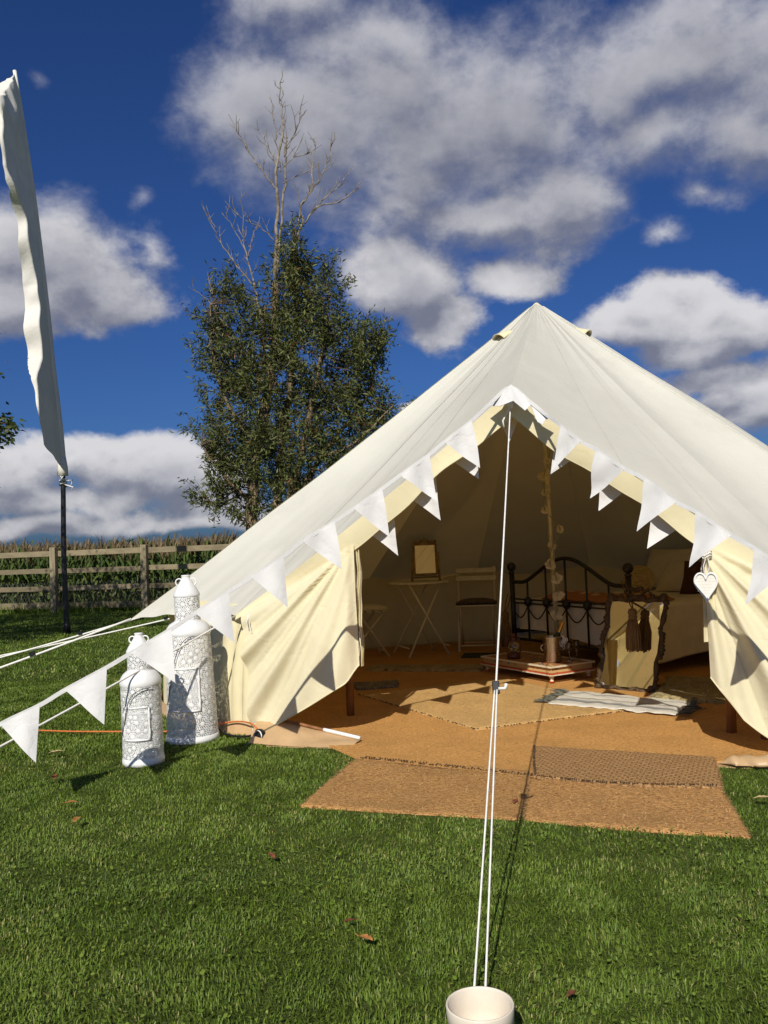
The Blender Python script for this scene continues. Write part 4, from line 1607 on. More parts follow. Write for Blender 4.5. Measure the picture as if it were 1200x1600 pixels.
def lantern(loc, label, rb, rt, zb, rn, zn0, zn1, rc, ztop, door, ang, cell, lean):
    o = empty('floor_lantern', loc, label, 'lantern', 'white pierced metal floor lanterns')
    loc = Vector(loc)
    Mt = (Matrix.Rotation(lean, 3, 'Y'))
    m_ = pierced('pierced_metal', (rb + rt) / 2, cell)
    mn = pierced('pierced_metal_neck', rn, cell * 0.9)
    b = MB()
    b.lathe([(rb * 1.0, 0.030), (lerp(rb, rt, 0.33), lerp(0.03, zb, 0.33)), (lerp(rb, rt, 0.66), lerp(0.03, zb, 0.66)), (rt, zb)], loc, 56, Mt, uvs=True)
    b.build('pierced_body', m_, o, smooth=True)
    b = MB()
    b.lathe([(0.0, 0.004), (rb * 1.03, 0.004), (rb * 1.035, 0.022), (rb * 1.01, 0.040), (rb * 1.002, 0.041), (rb * 0.99, 0.03)], loc, 48, Mt)
    b.build('base_ring', M_white_metal, o, smooth=True)
    b = MB()
    h = zn0 - zb
    b.lathe([(rt * 1.0, zb - 0.018), (rt * 1.035, zb - 0.012), (rt * 1.04, zb + 0.004), (rt * 1.0, zb + h * 0.35), (rt * 0.86, zb + h * 0.72), (rn * 1.12, zb + h * 0.95), (rn * 1.02, zn0), (rn * 1.02, zn0 + 0.008)], loc, 48, Mt)
    b.build('shoulder', M_white_metal, o, smooth=True)
    b = MB()
    b.lathe([(rn, zn0), (rn, zn1)], loc, 40, Mt, uvs=True)
    b.build('pierced_neck', mn, o, smooth=True)
    b = MB()
    b.lathe([(rn * 1.0, zn1 - 0.008), (rn * 1.05, zn1 - 0.004), (rn * 1.05, zn1 + 0.008), (rn * 0.86, zn1 + (ztop - zn1) * 0.30), (rc * 1.25, zn1 + (ztop - zn1) * 0.74), (rc, zn1 + (ztop - zn1) * 0.84), (rc, ztop - 0.006), (rc * 1.1, ztop - 0.003), (rc * 0.9, ztop), (0, ztop)], loc, 36, Mt)
    b.build('cap', M_white_metal, o, smooth=True)
    for sg in (-1, 1):
        b = MB()
        zc = zn1 + (ztop - zn1) * 0.66
        r = (ztop - zn1) * 0.17
        b.tube([loc + Mt @ Vector((sg * (rc * 1.15 + r * 0.55) + r * math.cos(a), 0, zc + r * math.sin(a))) for a in [k * PI / 9 for k in range(18)]], 0.0042, 6, closed=True)
        b.build('ring_handle', M_white_metal, o, smooth=True)
    # hinged door: framed panel standing proud of the body
    z0, z1, half = door
    fz = lambda z: lerp(rb, rt, (z - 0.03) / (zb - 0.03))

    def dpt(a, z, dr):
        return loc + Mt @ Vector(((fz(z) + dr) * math.cos(a), (fz(z) + dr) * math.sin(a), z))
    b = MB()

    def dfn(u, v):
        a, z = lerp(ang - half, ang + half, u), lerp(z0, z1, v)
        return dpt(a, z, 0.006)
    nu, nv = 16, 10
    base_i = len(b.v)
    b.grid(dfn, nu, nv)
    for j in range(nv + 1):
        for i in range(nu + 1):
            b.uv[base_i + j * (nu + 1) + i] = (lerp(ang - half, ang + half, i / nu), lerp(z0, z1, j / nv))
    d = b.build('door', m_, o, smooth=True)
    b = MB()
    hw = half * 1.0
    for (a0, zz0, a1, zz1) in ((ang - hw, z0, ang + hw, z0), (ang - hw, z1, ang + hw, z1), (ang - hw, z0, ang - hw, z1), (ang + hw, z0, ang + hw, z1)):
        b.tube([dpt(lerp(a0, a1, k / 8), lerp(zz0, zz1, k / 8), 0.006) for k in range(9)], 0.0048, 6)
    b.build('door_frame', M_white_metal, d, smooth=True)
    for zz in (lerp(z0, z1, 0.25), lerp(z0, z1, 0.75)):
        b = MB()
        b.tube([dpt(ang + hw, zz - 0.014, 0.008), dpt(ang + hw, zz + 0.014, 0.008)], 0.006, 6)
        b.build('hinge', M_white_metal, d)
    # thin wire added across the front in place of a guy rope's shadow
    b = MB()
    b.tube(catmull([dpt(ang + 0.75, zb - 0.02, 0.012), dpt(ang + 0.2, zb - 0.03, 0.018), dpt(ang - 0.25, lerp(z1, zb, 0.3), 0.018), dpt(ang - 0.75, lerp(z0, z1, 0.15), 0.012)], 6), 0.0026, 5)
    b.build('rope_shadow_line', M_wire, o, smooth=True)
    return o


lantern((-1.345, 4.80, 0), 'shorter white pierced metal lantern standing on the lawn, left of the taller one', 0.108, 0.106, 0.437, 0.066, 0.500, 0.597, 0.022, 0.700,
        (0.145, 0.315, 0.62), -PI / 2 - 0.02, 0.044, -0.01)
lantern((-1.195, 5.33, 0), 'taller white pierced metal lantern on the lawn beside the tent wall', 0.152, 0.128, 0.645, 0.075, 0.712, 0.862, 0.026, 0.985,
        (0.195, 0.440, 0.66), -PI / 2 - 0.10, 0.052, -0.012)

# ================================================================ pot over the front peg
pot = empty('plant_pot', (0.166, 1.965, 0), 'small cream empty pot on the grass at the foot of the front guy rope', 'pot')
M_pot = pm('cream_plastic', (0.72, 0.64, 0.52), 0.45, 0.06, 12, spec=0.4, two=((0.58, 0.49, 0.37), 60, 0.68))
b = MB()
b.lathe([(0.0, 0.004), (0.056, 0.004), (0.060, 0.010), (0.068, 0.085), (0.070, 0.090), (0.0725, 0.092), (0.0745, 0.128), (0.0735, 0.131), (0.0710, 0.131), (0.0695, 0.127), (0.066, 0.085), (0.056, 0.014), (0.0, 0.014)], (0.166, 1.965, 0), 56)
b.build('pot_body', M_pot, pot, smooth=True)

# ================================================================ mats and rugs
def strand_mat(name, base, dark, pitch, ang, fine=62.0, depth=0.014, along=9.0, rowk=0.14):
    """twisted natural-fibre matting: rows of strands with ragged breaks"""
    mt = bpy.data.materials.new(name)
    mt.use_nodes = True
    t = mt.node_tree
    t.nodes.clear()
    N = NT(t)
    co = N.n('ShaderNodeTexCoord').outputs['Object']
    rt = N.n('ShaderNodeVectorRotate', rotation_type='Z_AXIS')
    rt.inputs['Angle'].default_value = ang
    N.put(rt.inputs['Vector'], co)
    wob = N.v('SCALE', N.v('SUBTRACT', N.noise(co, 9, 3, 0.6, col=True), (0.5, 0.5, 0.5)), pitch * 2.2)
    p = N.v('ADD', rt.outputs[0], wob)
    sx = N.n('ShaderNodeSeparateXYZ')
    N.put(sx.inputs[0], p)
    row = N.m('ADD', N.m('MULTIPLY', N.m('SINE', N.m('MULTIPLY', sx.outputs[1], 2 * PI / pitch)), 0.5), 0.5)
    strand = N.noise(N.v('MULTIPLY', p, (along, 60.0 / (pitch * 1000) * 10, 1)), 4.0, 4, 0.7)
    fz = N.noise(co, fine, 4, 0.7)
    big = N.noise(co, 3.2, 4, 0.6)
    h = N.m('ADD', N.m('MULTIPLY', row, rowk), N.m('ADD', N.m('MULTIPLY', strand, 0.85 - rowk * 0.5), N.m('MULTIPLY', fz, 0.85)))
    colr = N.mix(N.ss(h, 0.66, 0.98), dark, base)
    colr = N.mix(N.ss(big, 0.38, 0.70, 0.0, 0.52), colr, tuple(c * 0.62 for c in base))
    pb = N.n('ShaderNodeBsdfPrincipled')
    pb.inputs['Roughness'].default_value = 0.95
    pb.inputs['Specular IOR Level'].default_value = 0.05
    t.links.new(colr, pb.inputs['Base Color'])
    bp = N.n('ShaderNodeBump')
    bp.inputs['Strength'].default_value = 0.9
    bp.inputs['Distance'].default_value = depth
    t.links.new(h, bp.inputs['Height'])
    t.links.new(bp.outputs[0], pb.inputs['Normal'])
    t.links.new(pb.outputs[0], N.n('ShaderNodeOutputMaterial').inputs[0])
    return mt


M_coir = strand_mat('coir_matting', (0.73, 0.395, 0.130), (0.42, 0.195, 0.055), 0.016, 0.33)
M_coir2 = strand_mat('coir_doormat', (0.60, 0.335, 0.122), (0.27, 0.125, 0.04), 0.015, 0.36)
M_coir3 = strand_mat('coir_doormat_pale', (0.64, 0.355, 0.130), (0.29, 0.135, 0.045), 0.015, 0.36, rowk=0.08)
M_jute = strand_mat('jute_weave', (0.72, 0.46, 0.185), (0.44, 0.25, 0.085), 0.020, -0.45, rowk=0.22)
M_shag = pm('shaggy_cream', (0.46, 0.36, 0.20), 0.95, 0.3, 14, 1.0, 70, spec=0.05, bdist=0.02)
M_greyrug = pm('grey_fleece', (0.24, 0.22, 0.18), 0.95, 0.4, 14, 1.0, 70, spec=0.05, bdist=0.02)
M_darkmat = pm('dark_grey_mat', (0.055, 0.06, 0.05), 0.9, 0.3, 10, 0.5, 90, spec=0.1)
M_fur = pm('sheepskin', (0.42, 0.34, 0.16), 0.95, 0.25, 10, 1.0, 60, spec=0.05, bdist=0.02)


def weave_mat():
    mt = bpy.data.materials.new('basket_weave')
    mt.use_nodes = True
    t = mt.node_tree
    t.nodes.clear()
    N = NT(t)
    co = N.n('ShaderNodeTexCoord').outputs['Object']
    rt = N.n('ShaderNodeVectorRotate', rotation_type='Z_AXIS')
    rt.inputs['Angle'].default_value = 0.42
    N.put(rt.inputs['Vector'], co)
    wv = N.v('ADD', rt.outputs[0], N.v('SCALE', N.noise(co, 14, 2, col=True), 0.02))
    br = N.n('ShaderNodeTexBrick')
    N.put(br.inputs['Vector'], wv)
    br.inputs['Scale'].default_value = 1.0
    br.inputs['Brick Width'].default_value = 0.040
    br.inputs['Row Height'].default_value = 0.024
    br.inputs['Mortar Size'].default_value = 0.0045
    br.inputs['Mortar Smooth'].default_value = 0.8
    br.inputs['Color1'].default_value = (0.60, 0.355, 0.150, 1)
    br.inputs['Color2'].default_value = (0.50, 0.285, 0.115, 1)
    br.inputs['Mortar'].default_value = (0.34, 0.19, 0.085, 1)
    nf = N.noise(co, 170, 4, 0.7)
    colr = N.mix(N.ss(nf, 0.45, 0.7), br.outputs['Color'], (0.32, 0.175, 0.075))
    pb = N.n('ShaderNodeBsdfPrincipled')
    pb.inputs['Roughness'].default_value = 0.95
    pb.inputs['Specular IOR Level'].default_value = 0.05
    t.links.new(colr, pb.inputs['Base Color'])
    bp = N.n('ShaderNodeBump')
    bp.inputs['Strength'].default_value = 1.0
    bp.inputs['Distance'].default_value = 0.012
    hh = N.m('ADD', N.m('MULTIPLY', br.outputs['Fac'], -0.7), N.m('MULTIPLY', nf, 0.8))
    t.links.new(hh, bp.inputs['Height'])
    t.links.new(bp.outputs[0], pb.inputs['Normal'])
    out = N.n('ShaderNodeOutputMaterial')
    t.links.new(pb.outputs[0], out.inputs[0])
    return mt


M_weave = weave_mat()
fibre_stops = [(0.0, (0.18, 0.09, 0.035)), (0.5, (0.46, 0.27, 0.11)), (1.0, (0.66, 0.42, 0.19))]
M_fibre = leafmat('coir_fibres', fibre_stops, 0.05, 0.9)
M_fib_pale = leafmat('rug_fibres', [(0.0, (0.30, 0.24, 0.14)), (0.6, (0.55, 0.46, 0.28)), (1.0, (0.68, 0.60, 0.42))], 0.08, 0.9)


def fibres(parent, pts, length, width, mat, seed, zr=(0.0, 0.015), up=0.35):
    """short loose fibres: points (x, y, z, outx, outy)"""
    r_ = np.random.default_rng(seed)
    n = len(pts)
    P_ = np.array(pts, np.float32)
    a = np.arctan2(P_[:, 4], P_[:, 3]) + r_.normal(0, 0.7, n)
    L = length * r_.uniform(0.4, 1.3, n)
    e = np.stack([P_[:, 0] + np.cos(a) * L, P_[:, 1] + np.sin(a) * L, P_[:, 2] + r_.uniform(-0.2, up, n) * L], 1)
    e[:, 2] = np.maximum(e[:, 2], 0.003)
    s = np.stack([-np.sin(a), np.cos(a), np.zeros(n)], 1) * (width * 0.5)
    V = np.empty((n, 3, 3), np.float32)
    V[:, 0] = P_[:, :3] - s
    V[:, 1] = P_[:, :3] + s
    V[:, 2] = e
    tr = np.arange(n * 3).reshape(n, 3)
    o = np_mesh('loose_fibres', V.reshape(-1, 3), tr, mat, {'rnd': np.repeat(r_.uniform(0, 1, n), 3)}, parent)
    tag(o, kind='stuff')
    return o


def sheet(name, label, cat, q, z, th, mat, nu=60, nv=40, wav=0.004, jit=0.006, seed=0, bow=0.0, fib=1.0, fmat=None, nap=0, naplen=0.012, group=None):
    """a rug or mat: quad q (front-left, front-right, back-right, back-left), slightly wavy, with frayed rim"""
    q = [Vector((*p, 0)) for p in q]
    o = empty(name, (q[0].x, q[0].y, 0), label, cat, group)

    def pt(u, v):
        f_ = q[0].lerp(q[1], u)
        bk = q[3].lerp(q[2], u)
        p = f_.lerp(bk, v)
        e = min(u, 1 - u, v, 1 - v)
        j = jit * (1 - sstep(0, 0.03, e))
        p += Vector((mnoise.noise(Vector((u * 19 + seed, v * 19, 1))) * j, mnoise.noise(Vector((u * 19, v * 19 + seed, 7))) * j, 0))
        p += (q[3] - q[0]).normalized() * (bow * math.sin(PI * u) * (1 - v))
        return p

    def top(u, v):
        p = pt(u, v)
        e = min(u, 1 - u, v, 1 - v)
        p.z = z + th * (0.55 + 0.45 * sstep(0, 0.02, e)) + wav * mnoise.noise(Vector((p.x * 4 + seed, p.y * 4, 2))) + wav * 0.35 * mnoise.noise(Vector((p.x * 19 + seed, p.y * 19, 2)))
        return p
    b = MB()
    b.grid(top, nu, nv)
    w = nu + 1
    ringi = [i for i in range(nu + 1)] + [j * w + nu for j in range(1, nv + 1)] + [nv * w + i for i in range(nu - 1, -1, -1)] + [j * w for j in range(nv - 1, 0, -1)]
    vb = len(b.v)
    low = [(b.v[i][0], b.v[i][1], max(0.0015, z - 0.002)) for i in ringi]
    b.v.extend(low)
    n = len(ringi)
    for k in range(n):
        b.f.append((ringi[k], vb + k, vb + (k + 1) % n, ringi[(k + 1) % n]))
        b.mi.append(0)
    b.build('woven_sheet', mat, o, smooth=True)
    rs_ = random.Random(seed + 99)
    pts = []
    if fib:
        cen = (q[0] + q[1] + q[2] + q[3]) / 4
        for _ in range(int(900 * fib)):
            k = rs_.randrange(4)
            s = rs_.random()
            u, v = ((s, 0), (1, s), (s, 1), (0, s))[k]
            p = top(u, v)
            d = p - cen
            pts.append((p.x, p.y, z + rs_.uniform(0.0, th), d.x, d.y))
    if pts:
        fibres(o, pts, 0.016, 0.0022, fmat or M_fibre, seed)
    if nap:
        pts = []
        for _ in range(nap):
            p = top(rs_.random(), rs_.random())
            a = rs_.uniform(0, 6.28)
            pts.append((p.x, p.y, p.z - 0.002, math.cos(a), math.sin(a)))
        fibres(o, pts, naplen, 0.0046, fmat or M_fibre, seed + 1, up=0.35)
    return o


# wall-to-wall coir inside the tent
inner = [(-0.19, 4.655), (0.66, 4.165), (1.52, 4.32), (2.18, 4.30)] + [(lerp(x, TCX, 0.045), lerp(y, TCY, 0.045)) for x, y in WALL[::-1]][1:-1] + [(-0.60, 5.42)]
o = empty('coir_flooring', (0.7, 6.0, 0), 'orange brown coir matting laid over the whole tent floor', 'matting')
b = MB()
n = len(inner)
b.v = [(x, y, 0.016) for x, y in inner] + [(x, y, 0.007) for x, y in inner]
b.f = [tuple(range(n))] + [(i, n + i, n + (i + 1) % n, (i + 1) % n) for i in range(n)]
b.mi = [0] * len(b.f)
ob = b.build('woven_sheet', M_coir, o)
pts = []
rs = random.Random(5)
for k in range(2600):
    s = rs.random()
    if s < 0.5:
        p = Vector((-0.19, 4.655, 0)).lerp(Vector((0.66, 4.165, 0)), s * 2)
    else:
        p = Vector((0.66, 4.165, 0)).lerp(Vector((1.52, 4.32, 0)), s * 2 - 1)
    pts.append((p.x, p.y, rs.uniform(0.008, 0.016), -0.4, -0.9))
for k in range(9000):
    pts.append((rs.uniform(-0.3, 2.0), rs.uniform(4.3, 6.4), 0.015, math.cos(k), math.sin(k)))
fibres(o, pts, 0.022, 0.0040, M_fibre, 55, up=0.3)



def stitches(parent, line, step, seed, name='edge_stitching'):
    rs_ = random.Random(seed)
    mb = MB()
    c = catmull([Vector(p) for p in line], 30)
    for i in range(0, len(c) - 1):
        if rs_.random() < 0.25:
            continue
        d = (c[i + 1] - c[i])
        L = d.length * rs_.uniform(0.45, 0.8)
        d.normalize()
        sd = Vector((-d.y, d.x, 0)) * rs_.uniform(-0.006, 0.006)
        mb.tube([c[i] + sd, c[i] + d * L * 0.5 + sd + Vector((0, 0, 0.003)), c[i] + d * L - sd], [0.002, 0.0034, 0.002], 5)
    return tag(mb.build(name, M_tassd, parent), kind='stuff')


M_tassd = pm('dark_stitch', (0.075, 0.045, 0.022), 0.9, 0.3, 20)
stitches(o, [(-0.19, 4.665, 0.0175), (0.23, 4.43, 0.0175), (0.65, 4.185, 0.0175)], 0.02, 3)
stitches(o, [(-0.175, 4.685, 0.0175), (0.24, 4.45, 0.0175), (0.655, 4.205, 0.0175)], 0.02, 4)
sheet('door_mat', 'brown coir mat at the front left of the doorway, lying on the grass', 'mat', [(-0.412, 3.877), (0.490, 3.585), (0.665, 4.28), (-0.185, 4.74)], 0.004, 0.010, M_coir2, wav=0.009, seed=1, nap=12000, naplen=0.022, group='coir mats before the door')
sheet('door_mat', 'brown coir mat at the front right of the doorway, nearest the camera', 'mat', [(0.512, 3.582), (1.292, 3.274), (1.425, 3.93), (0.648, 4.24)], 0.004, 0.011, M_coir3, wav=0.010, seed=2, nap=11000, naplen=0.022, bow=-0.02, group='coir mats before the door')
wm = sheet('woven_mat', 'grey brown basket-weave mat right of centre, overlapping the front right mat', 'mat', [(0.645, 4.140), (1.415, 3.865), (1.565, 4.37), (0.748, 4.745)], 0.017, 0.010, M_weave, seed=3, nap=2500, bow=-0.045, fib=1.3)
stitches(wm, [(0.66, 4.138, 0.0290), (0.90, 4.005, 0.0290), (1.15, 3.925, 0.0290), (1.40, 3.875, 0.0290)], 0.02, 6)
stitches(wm, [(0.655, 4.16, 0.0290), (0.69, 4.40, 0.0290), (0.745, 4.72, 0.0290)], 0.02, 7)
jr = sheet('jute_rug', 'pale jute rug with a worn edge laid across the tent entrance floor', 'rug', [(0.49, 5.20), (1.62, 5.62), (0.88, 7.05), (-0.25, 6.56)], 0.017, 0.007, M_jute, seed=4, jit=0.02, nap=9000, naplen=0.02, bow=0.02)
stitches(jr, [(-0.245, 6.55, 0.022), (0.12, 5.88, 0.022), (0.485, 5.21, 0.022)], 0.02, 11)
stitches(jr, [(0.49, 5.205, 0.022), (1.05, 5.41, 0.022), (1.61, 5.61, 0.022)], 0.02, 12)
sheet('shaggy_rug', 'small cream shaggy rug in front of the bistro table', 'rug', [(-0.22, 7.72), (0.74, 7.42), (0.84, 7.72), (-0.14, 8.02)], 0.017, 0.016, M_shag, 50, 30, 0.008, 0.05, 5, fmat=M_fib_pale, nap=2500, naplen=0.03)
sheet('fleece_rug', 'little grey fleece rug behind the left door post', 'rug', [(-0.24, 6.74), (0.03, 6.80), (0.06, 7.10), (-0.32, 7.02)], 0.017, 0.018, M_greyrug, 40, 30, 0.01, 0.05, 6, fmat=M_fib_pale, nap=700, naplen=0.03)
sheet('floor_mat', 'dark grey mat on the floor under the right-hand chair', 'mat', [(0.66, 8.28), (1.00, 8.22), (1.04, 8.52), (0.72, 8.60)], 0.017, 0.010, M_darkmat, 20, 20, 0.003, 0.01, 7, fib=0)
sheet('sheepskin', 'pale sheepskin rug on the floor beside the bed', 'rug', [(1.72, 5.92), (2.25, 5.60), (2.75, 6.35), (2.10, 6.70)], 0.017, 0.025, M_fur, 50, 40, 0.012, 0.07, 8, fmat=M_fib_pale, nap=4500, naplen=0.035)


def rag_rug():
    mt = bpy.data.materials.new('rag_stripes')
    mt.use_nodes = True
    t = mt.node_tree
    t.nodes.clear()
    N = NT(t)
    uv = N.n('ShaderNodeUVMap', uv_map='UVMap').outputs[0]
    sx = N.n('ShaderNodeSeparateXYZ')
    N.put(sx.inputs[0], uv)
    wob = N.m('MULTIPLY', N.m('SUBTRACT', N.noise(uv, 16, 3), 0.5), 0.06)
    v = N.m('ADD', sx.outputs[1], wob)
    colr = N.ramp(v, [(0.0, (0.70, 0.66, 0.56)), (0.16, (0.70, 0.66, 0.56)), (0.20, (0.20, 0.20, 0.20)), (0.27, (0.36, 0.35, 0.33)), (0.31, (0.72, 0.68, 0.58)), (0.47, (0.72, 0.68, 0.58)),
                      (0.50, (0.30, 0.28, 0.22)), (0.55, (0.72, 0.68, 0.58)), (0.74, (0.72, 0.68, 0.58)), (0.78, (0.25, 0.24, 0.21)), (0.83, (0.70, 0.66, 0.56)), (1.0, (0.66, 0.62, 0.50))])
    colr = N.mix(N.ss(N.noise(uv, 70, 3, 0.7), 0.5, 0.75, 0, 0.55), colr, (0.30, 0.27, 0.21))
    pb = N.n('ShaderNodeBsdfPrincipled')
    pb.inputs['Roughness'].default_value = 0.95
    pb.inputs['Specular IOR Level'].default_value = 0.05
    t.links.new(colr, pb.inputs['Base Color'])
    bp = N.n('ShaderNodeBump')
    bp.inputs['Distance'].default_value = 0.01
    t.links.new(N.noise(uv, 90, 3, 0.6), bp.inputs['Height'])
    t.links.new(bp.outputs[0], pb.inputs['Normal'])
    out = N.n('ShaderNodeOutputMaterial')
    t.links.new(pb.outputs[0], out.inputs[0])
    return mt


rag = empty('rag_rug', (0.98, 5.90, 0), 'white rag rug with thin grey stripes and dark tasselled ends', 'rug')
RQ4 = [Vector((1.03, 5.88, 0)), Vector((1.70, 5.35, 0)), Vector((1.92, 5.72, 0)), Vector((1.27, 6.30, 0))]


def ragp(u, v):
    p = RQ4[0].lerp(RQ4[1], u).lerp(RQ4[3].lerp(RQ4[2], u), v)
    e = min(v, 1 - v)
    p += Vector((mnoise.noise(Vector((u * 16, v * 6, 3))), mnoise.noise(Vector((u * 16, v * 6, 8))), 0)) * 0.018 * (1 - sstep(0, 0.15, e))
    p.z = 0.028 + 0.007 * sstep(0, 0.06, min(u, 1 - u, e)) + 0.010 * mnoise.noise(Vector((u * 9, v * 5, 1))) * (1 if v < 0.9 else 0.5)
    return p


b = MB()
b.grid(ragp, 90, 40, uvs=True)
b.build('woven_sheet', rag_rug(), rag, smooth=True, solid=0.006)
M_tass = pm('dark_fringe', (0.11, 0.11, 0.085), 0.9, 0.3, 20)
for uu, sg in ((0.0, -1), (1.0, 1)):
    for k in range(9):
        b = MB()
        p = ragp(uu, (k + 0.5) / 9)
        d = (RQ4[1] - RQ4[0]).normalized() * sg + Vector((random.uniform(-0.35, 0.35), random.uniform(-0.35, 0.35), 0))
        for j in range(5):
            dd = d + Vector((random.uniform(-0.25, 0.25), random.uniform(-0.25, 0.25), random.uniform(-0.05, 0.3)))
            b.tube([p, p + dd * 0.035 + Vector((0, 0, 0.006)), p + dd * 0.085], [0.004, 0.005, 0.002], 4, cap=False)
        b.build('fringe_tassel', M_tass, rag)

# ================================================================ bed
M_iron = pm('black_iron', (0.018, 0.016, 0.014), 0.45, 0.3, 12, spec=0.5)
M_linen = pm('cream_coverlet', (0.78, 0.74, 0.62), 0.92, 0.08, 6, 0.5, 30, spec=0.05, bdist=0.015)
M_pillow = pm('pillow_cotton', (0.74, 0.67, 0.50), 0.92, 0.08, 6, 0.4, 40, spec=0.05, bdist=0.01)
M_brown = pm('brown_velvet', (0.10, 0.045, 0.018), 0.9, 0.25, 10, 0.3, 120)
FLp = Vector((1.15, 8.15, 0))
FRp = Vector((1.87, 6.87, 0))
bw = (FRp - FLp).normalized()
bd = Vector((-bw.y, bw.x, 0))
BW = (FRp - FLp).length
BL_ = 1.80
bed = empty('iron_bed', FLp, 'black iron double bed with an arched foot rail and ball finials', 'bed')


def bp3(a, c, z):
    return FLp + bw * a + bd * c + Vector((0, 0, z))


for a in (0.0, BW):
    for c, h in ((0.0, 0.80), (BL_, 0.80)):
        b = MB()
        b.tube([bp3(a, c, 0.016), bp3(a, c, h)], 0.023, 12)
        p_ = b.build('bed_post', M_iron, bed, smooth=True)
        b = MB()
        b.lathe([(0.030, h - 0.01), (0.030, h + 0.005), (0.014, h + 0.012), (0.014, h + 0.02)], bp3(a, c, 0), 14)
        b.ball(bp3(a, c, h + 0.052), 0.042, 16, 10)
        b.build('ball_finial', M_iron, p_, smooth=True)


def arch_z(u):
    return 0.715 + 0.215 * math.sin(PI * min(1, max(0, (u - 0.10) / 0.80))) ** 1.5


for c in (0.0, BL_):
    b = MB()
    dz = 0 if c == 0 else -0.05
    b.tube([bp3(BW * i / 40, c, arch_z(i / 40) + dz) for i in range(41)], 0.017, 10)
    b.build('arched_rail', M_iron, bed, smooth=True)
    for z in ((0.560, 0.525, 0.20) if c == 0 else (0.50, 0.2)):
        b = MB()
        b.tube([bp3(0, c, z), bp3(BW, c, z)], 0.0075 if z > 0.3 else 0.013, 8)
        b.build('cross_rail', M_iron, bed, smooth=True)
    us = (0.15, 0.325, 0.50, 0.675, 0.85)
    for u in us:
        b = MB()
        b.tube([bp3(BW * u, c, 0.20), bp3(BW * u, c, arch_z(u) + dz)], 0.0095, 8)
        sp_ = b.build('spindle', M_iron, bed, smooth=True)
        if c == 0:
            b = MB()
            b.ball(bp3(BW * u, c, 0.542), 0.036, 12, 8, (1, 1, 1.25))
            b.build('medallion', M_iron, sp_, smooth=True)
    if c == 0:
        ue = (0.0,) + us + (1.0,)
        for i in range(6):
            b = MB()
            b.tube([bp3(BW * lerp(ue[i], ue[i + 1], k / 12), -0.008, 0.50 - 0.105 * math.sin(PI * k / 12)) for k in range(13)], 0.006, 6)
            b.build('scroll', M_iron, bed, smooth=True)
for a in (0.02, BW - 0.02):
    b = MB()
    b.beam(bp3(a, 0.02, 0.27), bp3(a, BL_ - 0.02, 0.27), 0.03, 0.04)
    b.build('side_rail', M_iron, bed)
b = MB()


def rbox(mb, c0, c1, a0, a1, z0, z1, r=0.05, nz=1):
    pass


def soft_slab(a0, a1, c0, c1, z0, z1, r, n=24):
    """rounded slab in bed coordinates as a grid wrapped over the top"""
    mb = MB()

    def fn(u, v):
        a = lerp(a0, a1, u)
        c = lerp(c0, c1, v)
        e = min((a - a0), (a1 - a), (c - c0), (c1 - c))
        k = sstep(0, r, e) ** 0.5
        return bp3(a, c, lerp(z0, z1, k) + 0.006 * mnoise.noise(Vector((a * 6, c * 6, z1))))
    mb.grid(fn, n, n)
    return mb


soft_slab(0.03, BW - 0.03, 0.05, BL_ - 0.05, 0.30, 0.53, 0.05, 40).build('mattress', M_linen, bed, smooth=True)
cov = empty('coverlet', bp3(BW, 0.8, 0), 'cream coverlet draped over the bed almost to the floor', 'bedspread')


def cover(u, v):
    # u: along the bed, v: from far side over the top and down the near side
    c = lerp(0.045, BL_ - 0.07, u)
    s = v * (BW + 0.34 + 0.46)
    if s < 0.34:
        a, z = -0.028, 0.21 + s * 1.0
    elif s < 0.34 + BW:
        a, z = s - 0.34, 0.550
    else:
        dn = s - 0.34 - BW
        hem = 0.10 + 0.30 * sstep(0.0, 1.0, u) * 0.35
        a = BW + 0.030 + 0.05 * dn + 0.022 * math.sin(u * 15) * dn * 2
        z = 0.550 - dn * (0.550 - hem) / 0.46
    # round the shoulders
    if 0.34 <= s <= 0.34 + BW:
        e = min(s - 0.34, 0.34 + BW - s)
        z -= 0.035 * (1 - sstep(0, 0.07, e))
        z += 0.012 * mnoise.noise(Vector((a * 4, c * 4, 0)))
    p = bp3(a, c, z)
    return p


b = MB()
b.grid(cover, 50, 110)
b.build('cloth', M_linen, cov, smooth=True, solid=0.006)
b = MB()
b.grid(lambda u, v: bp3(lerp(0.03, BW + 0.03, u), 0.040 - 0.012 * math.sin(u * 16) * v, lerp(0.545, 0.24 + 0.05 * math.sin(u * 4 + 1), v)), 50, 12)
b.build('foot_drop', M_linen, cov, smooth=True)


def throw_mat():
    mt = bpy.data.materials.new('striped_throw')
    mt.use_nodes = True
    t = mt.node_tree
    t.nodes.clear()
    N = NT(t)
    uv = N.n('ShaderNodeUVMap', uv_map='UVMap').outputs[0]
    sx = N.n('ShaderNodeSeparateXYZ')
    N.put(sx.inputs[0], uv)
    st = N.ss(N.m('SINE', N.m('MULTIPLY', sx.outputs[0], 44.0)), 0.15, 0.35)
    bandm = N.m('MULTIPLY', N.ss(sx.outputs[1], 0.28, 0.32), N.ss(sx.outputs[1], 0.74, 0.70))
    colr = N.mix(N.m('MULTIPLY', st, bandm), (0.40, 0.16, 0.045), (0.66, 0.50, 0.30))
    pb = N.n('ShaderNodeBsdfPrincipled')
    pb.inputs['Roughness'].default_value = 0.95
    t.links.new(colr, pb.inputs['Base Color'])
    out = N.n('ShaderNodeOutputMaterial')
    t.links.new(pb.outputs[0], out.inputs[0])
    return mt


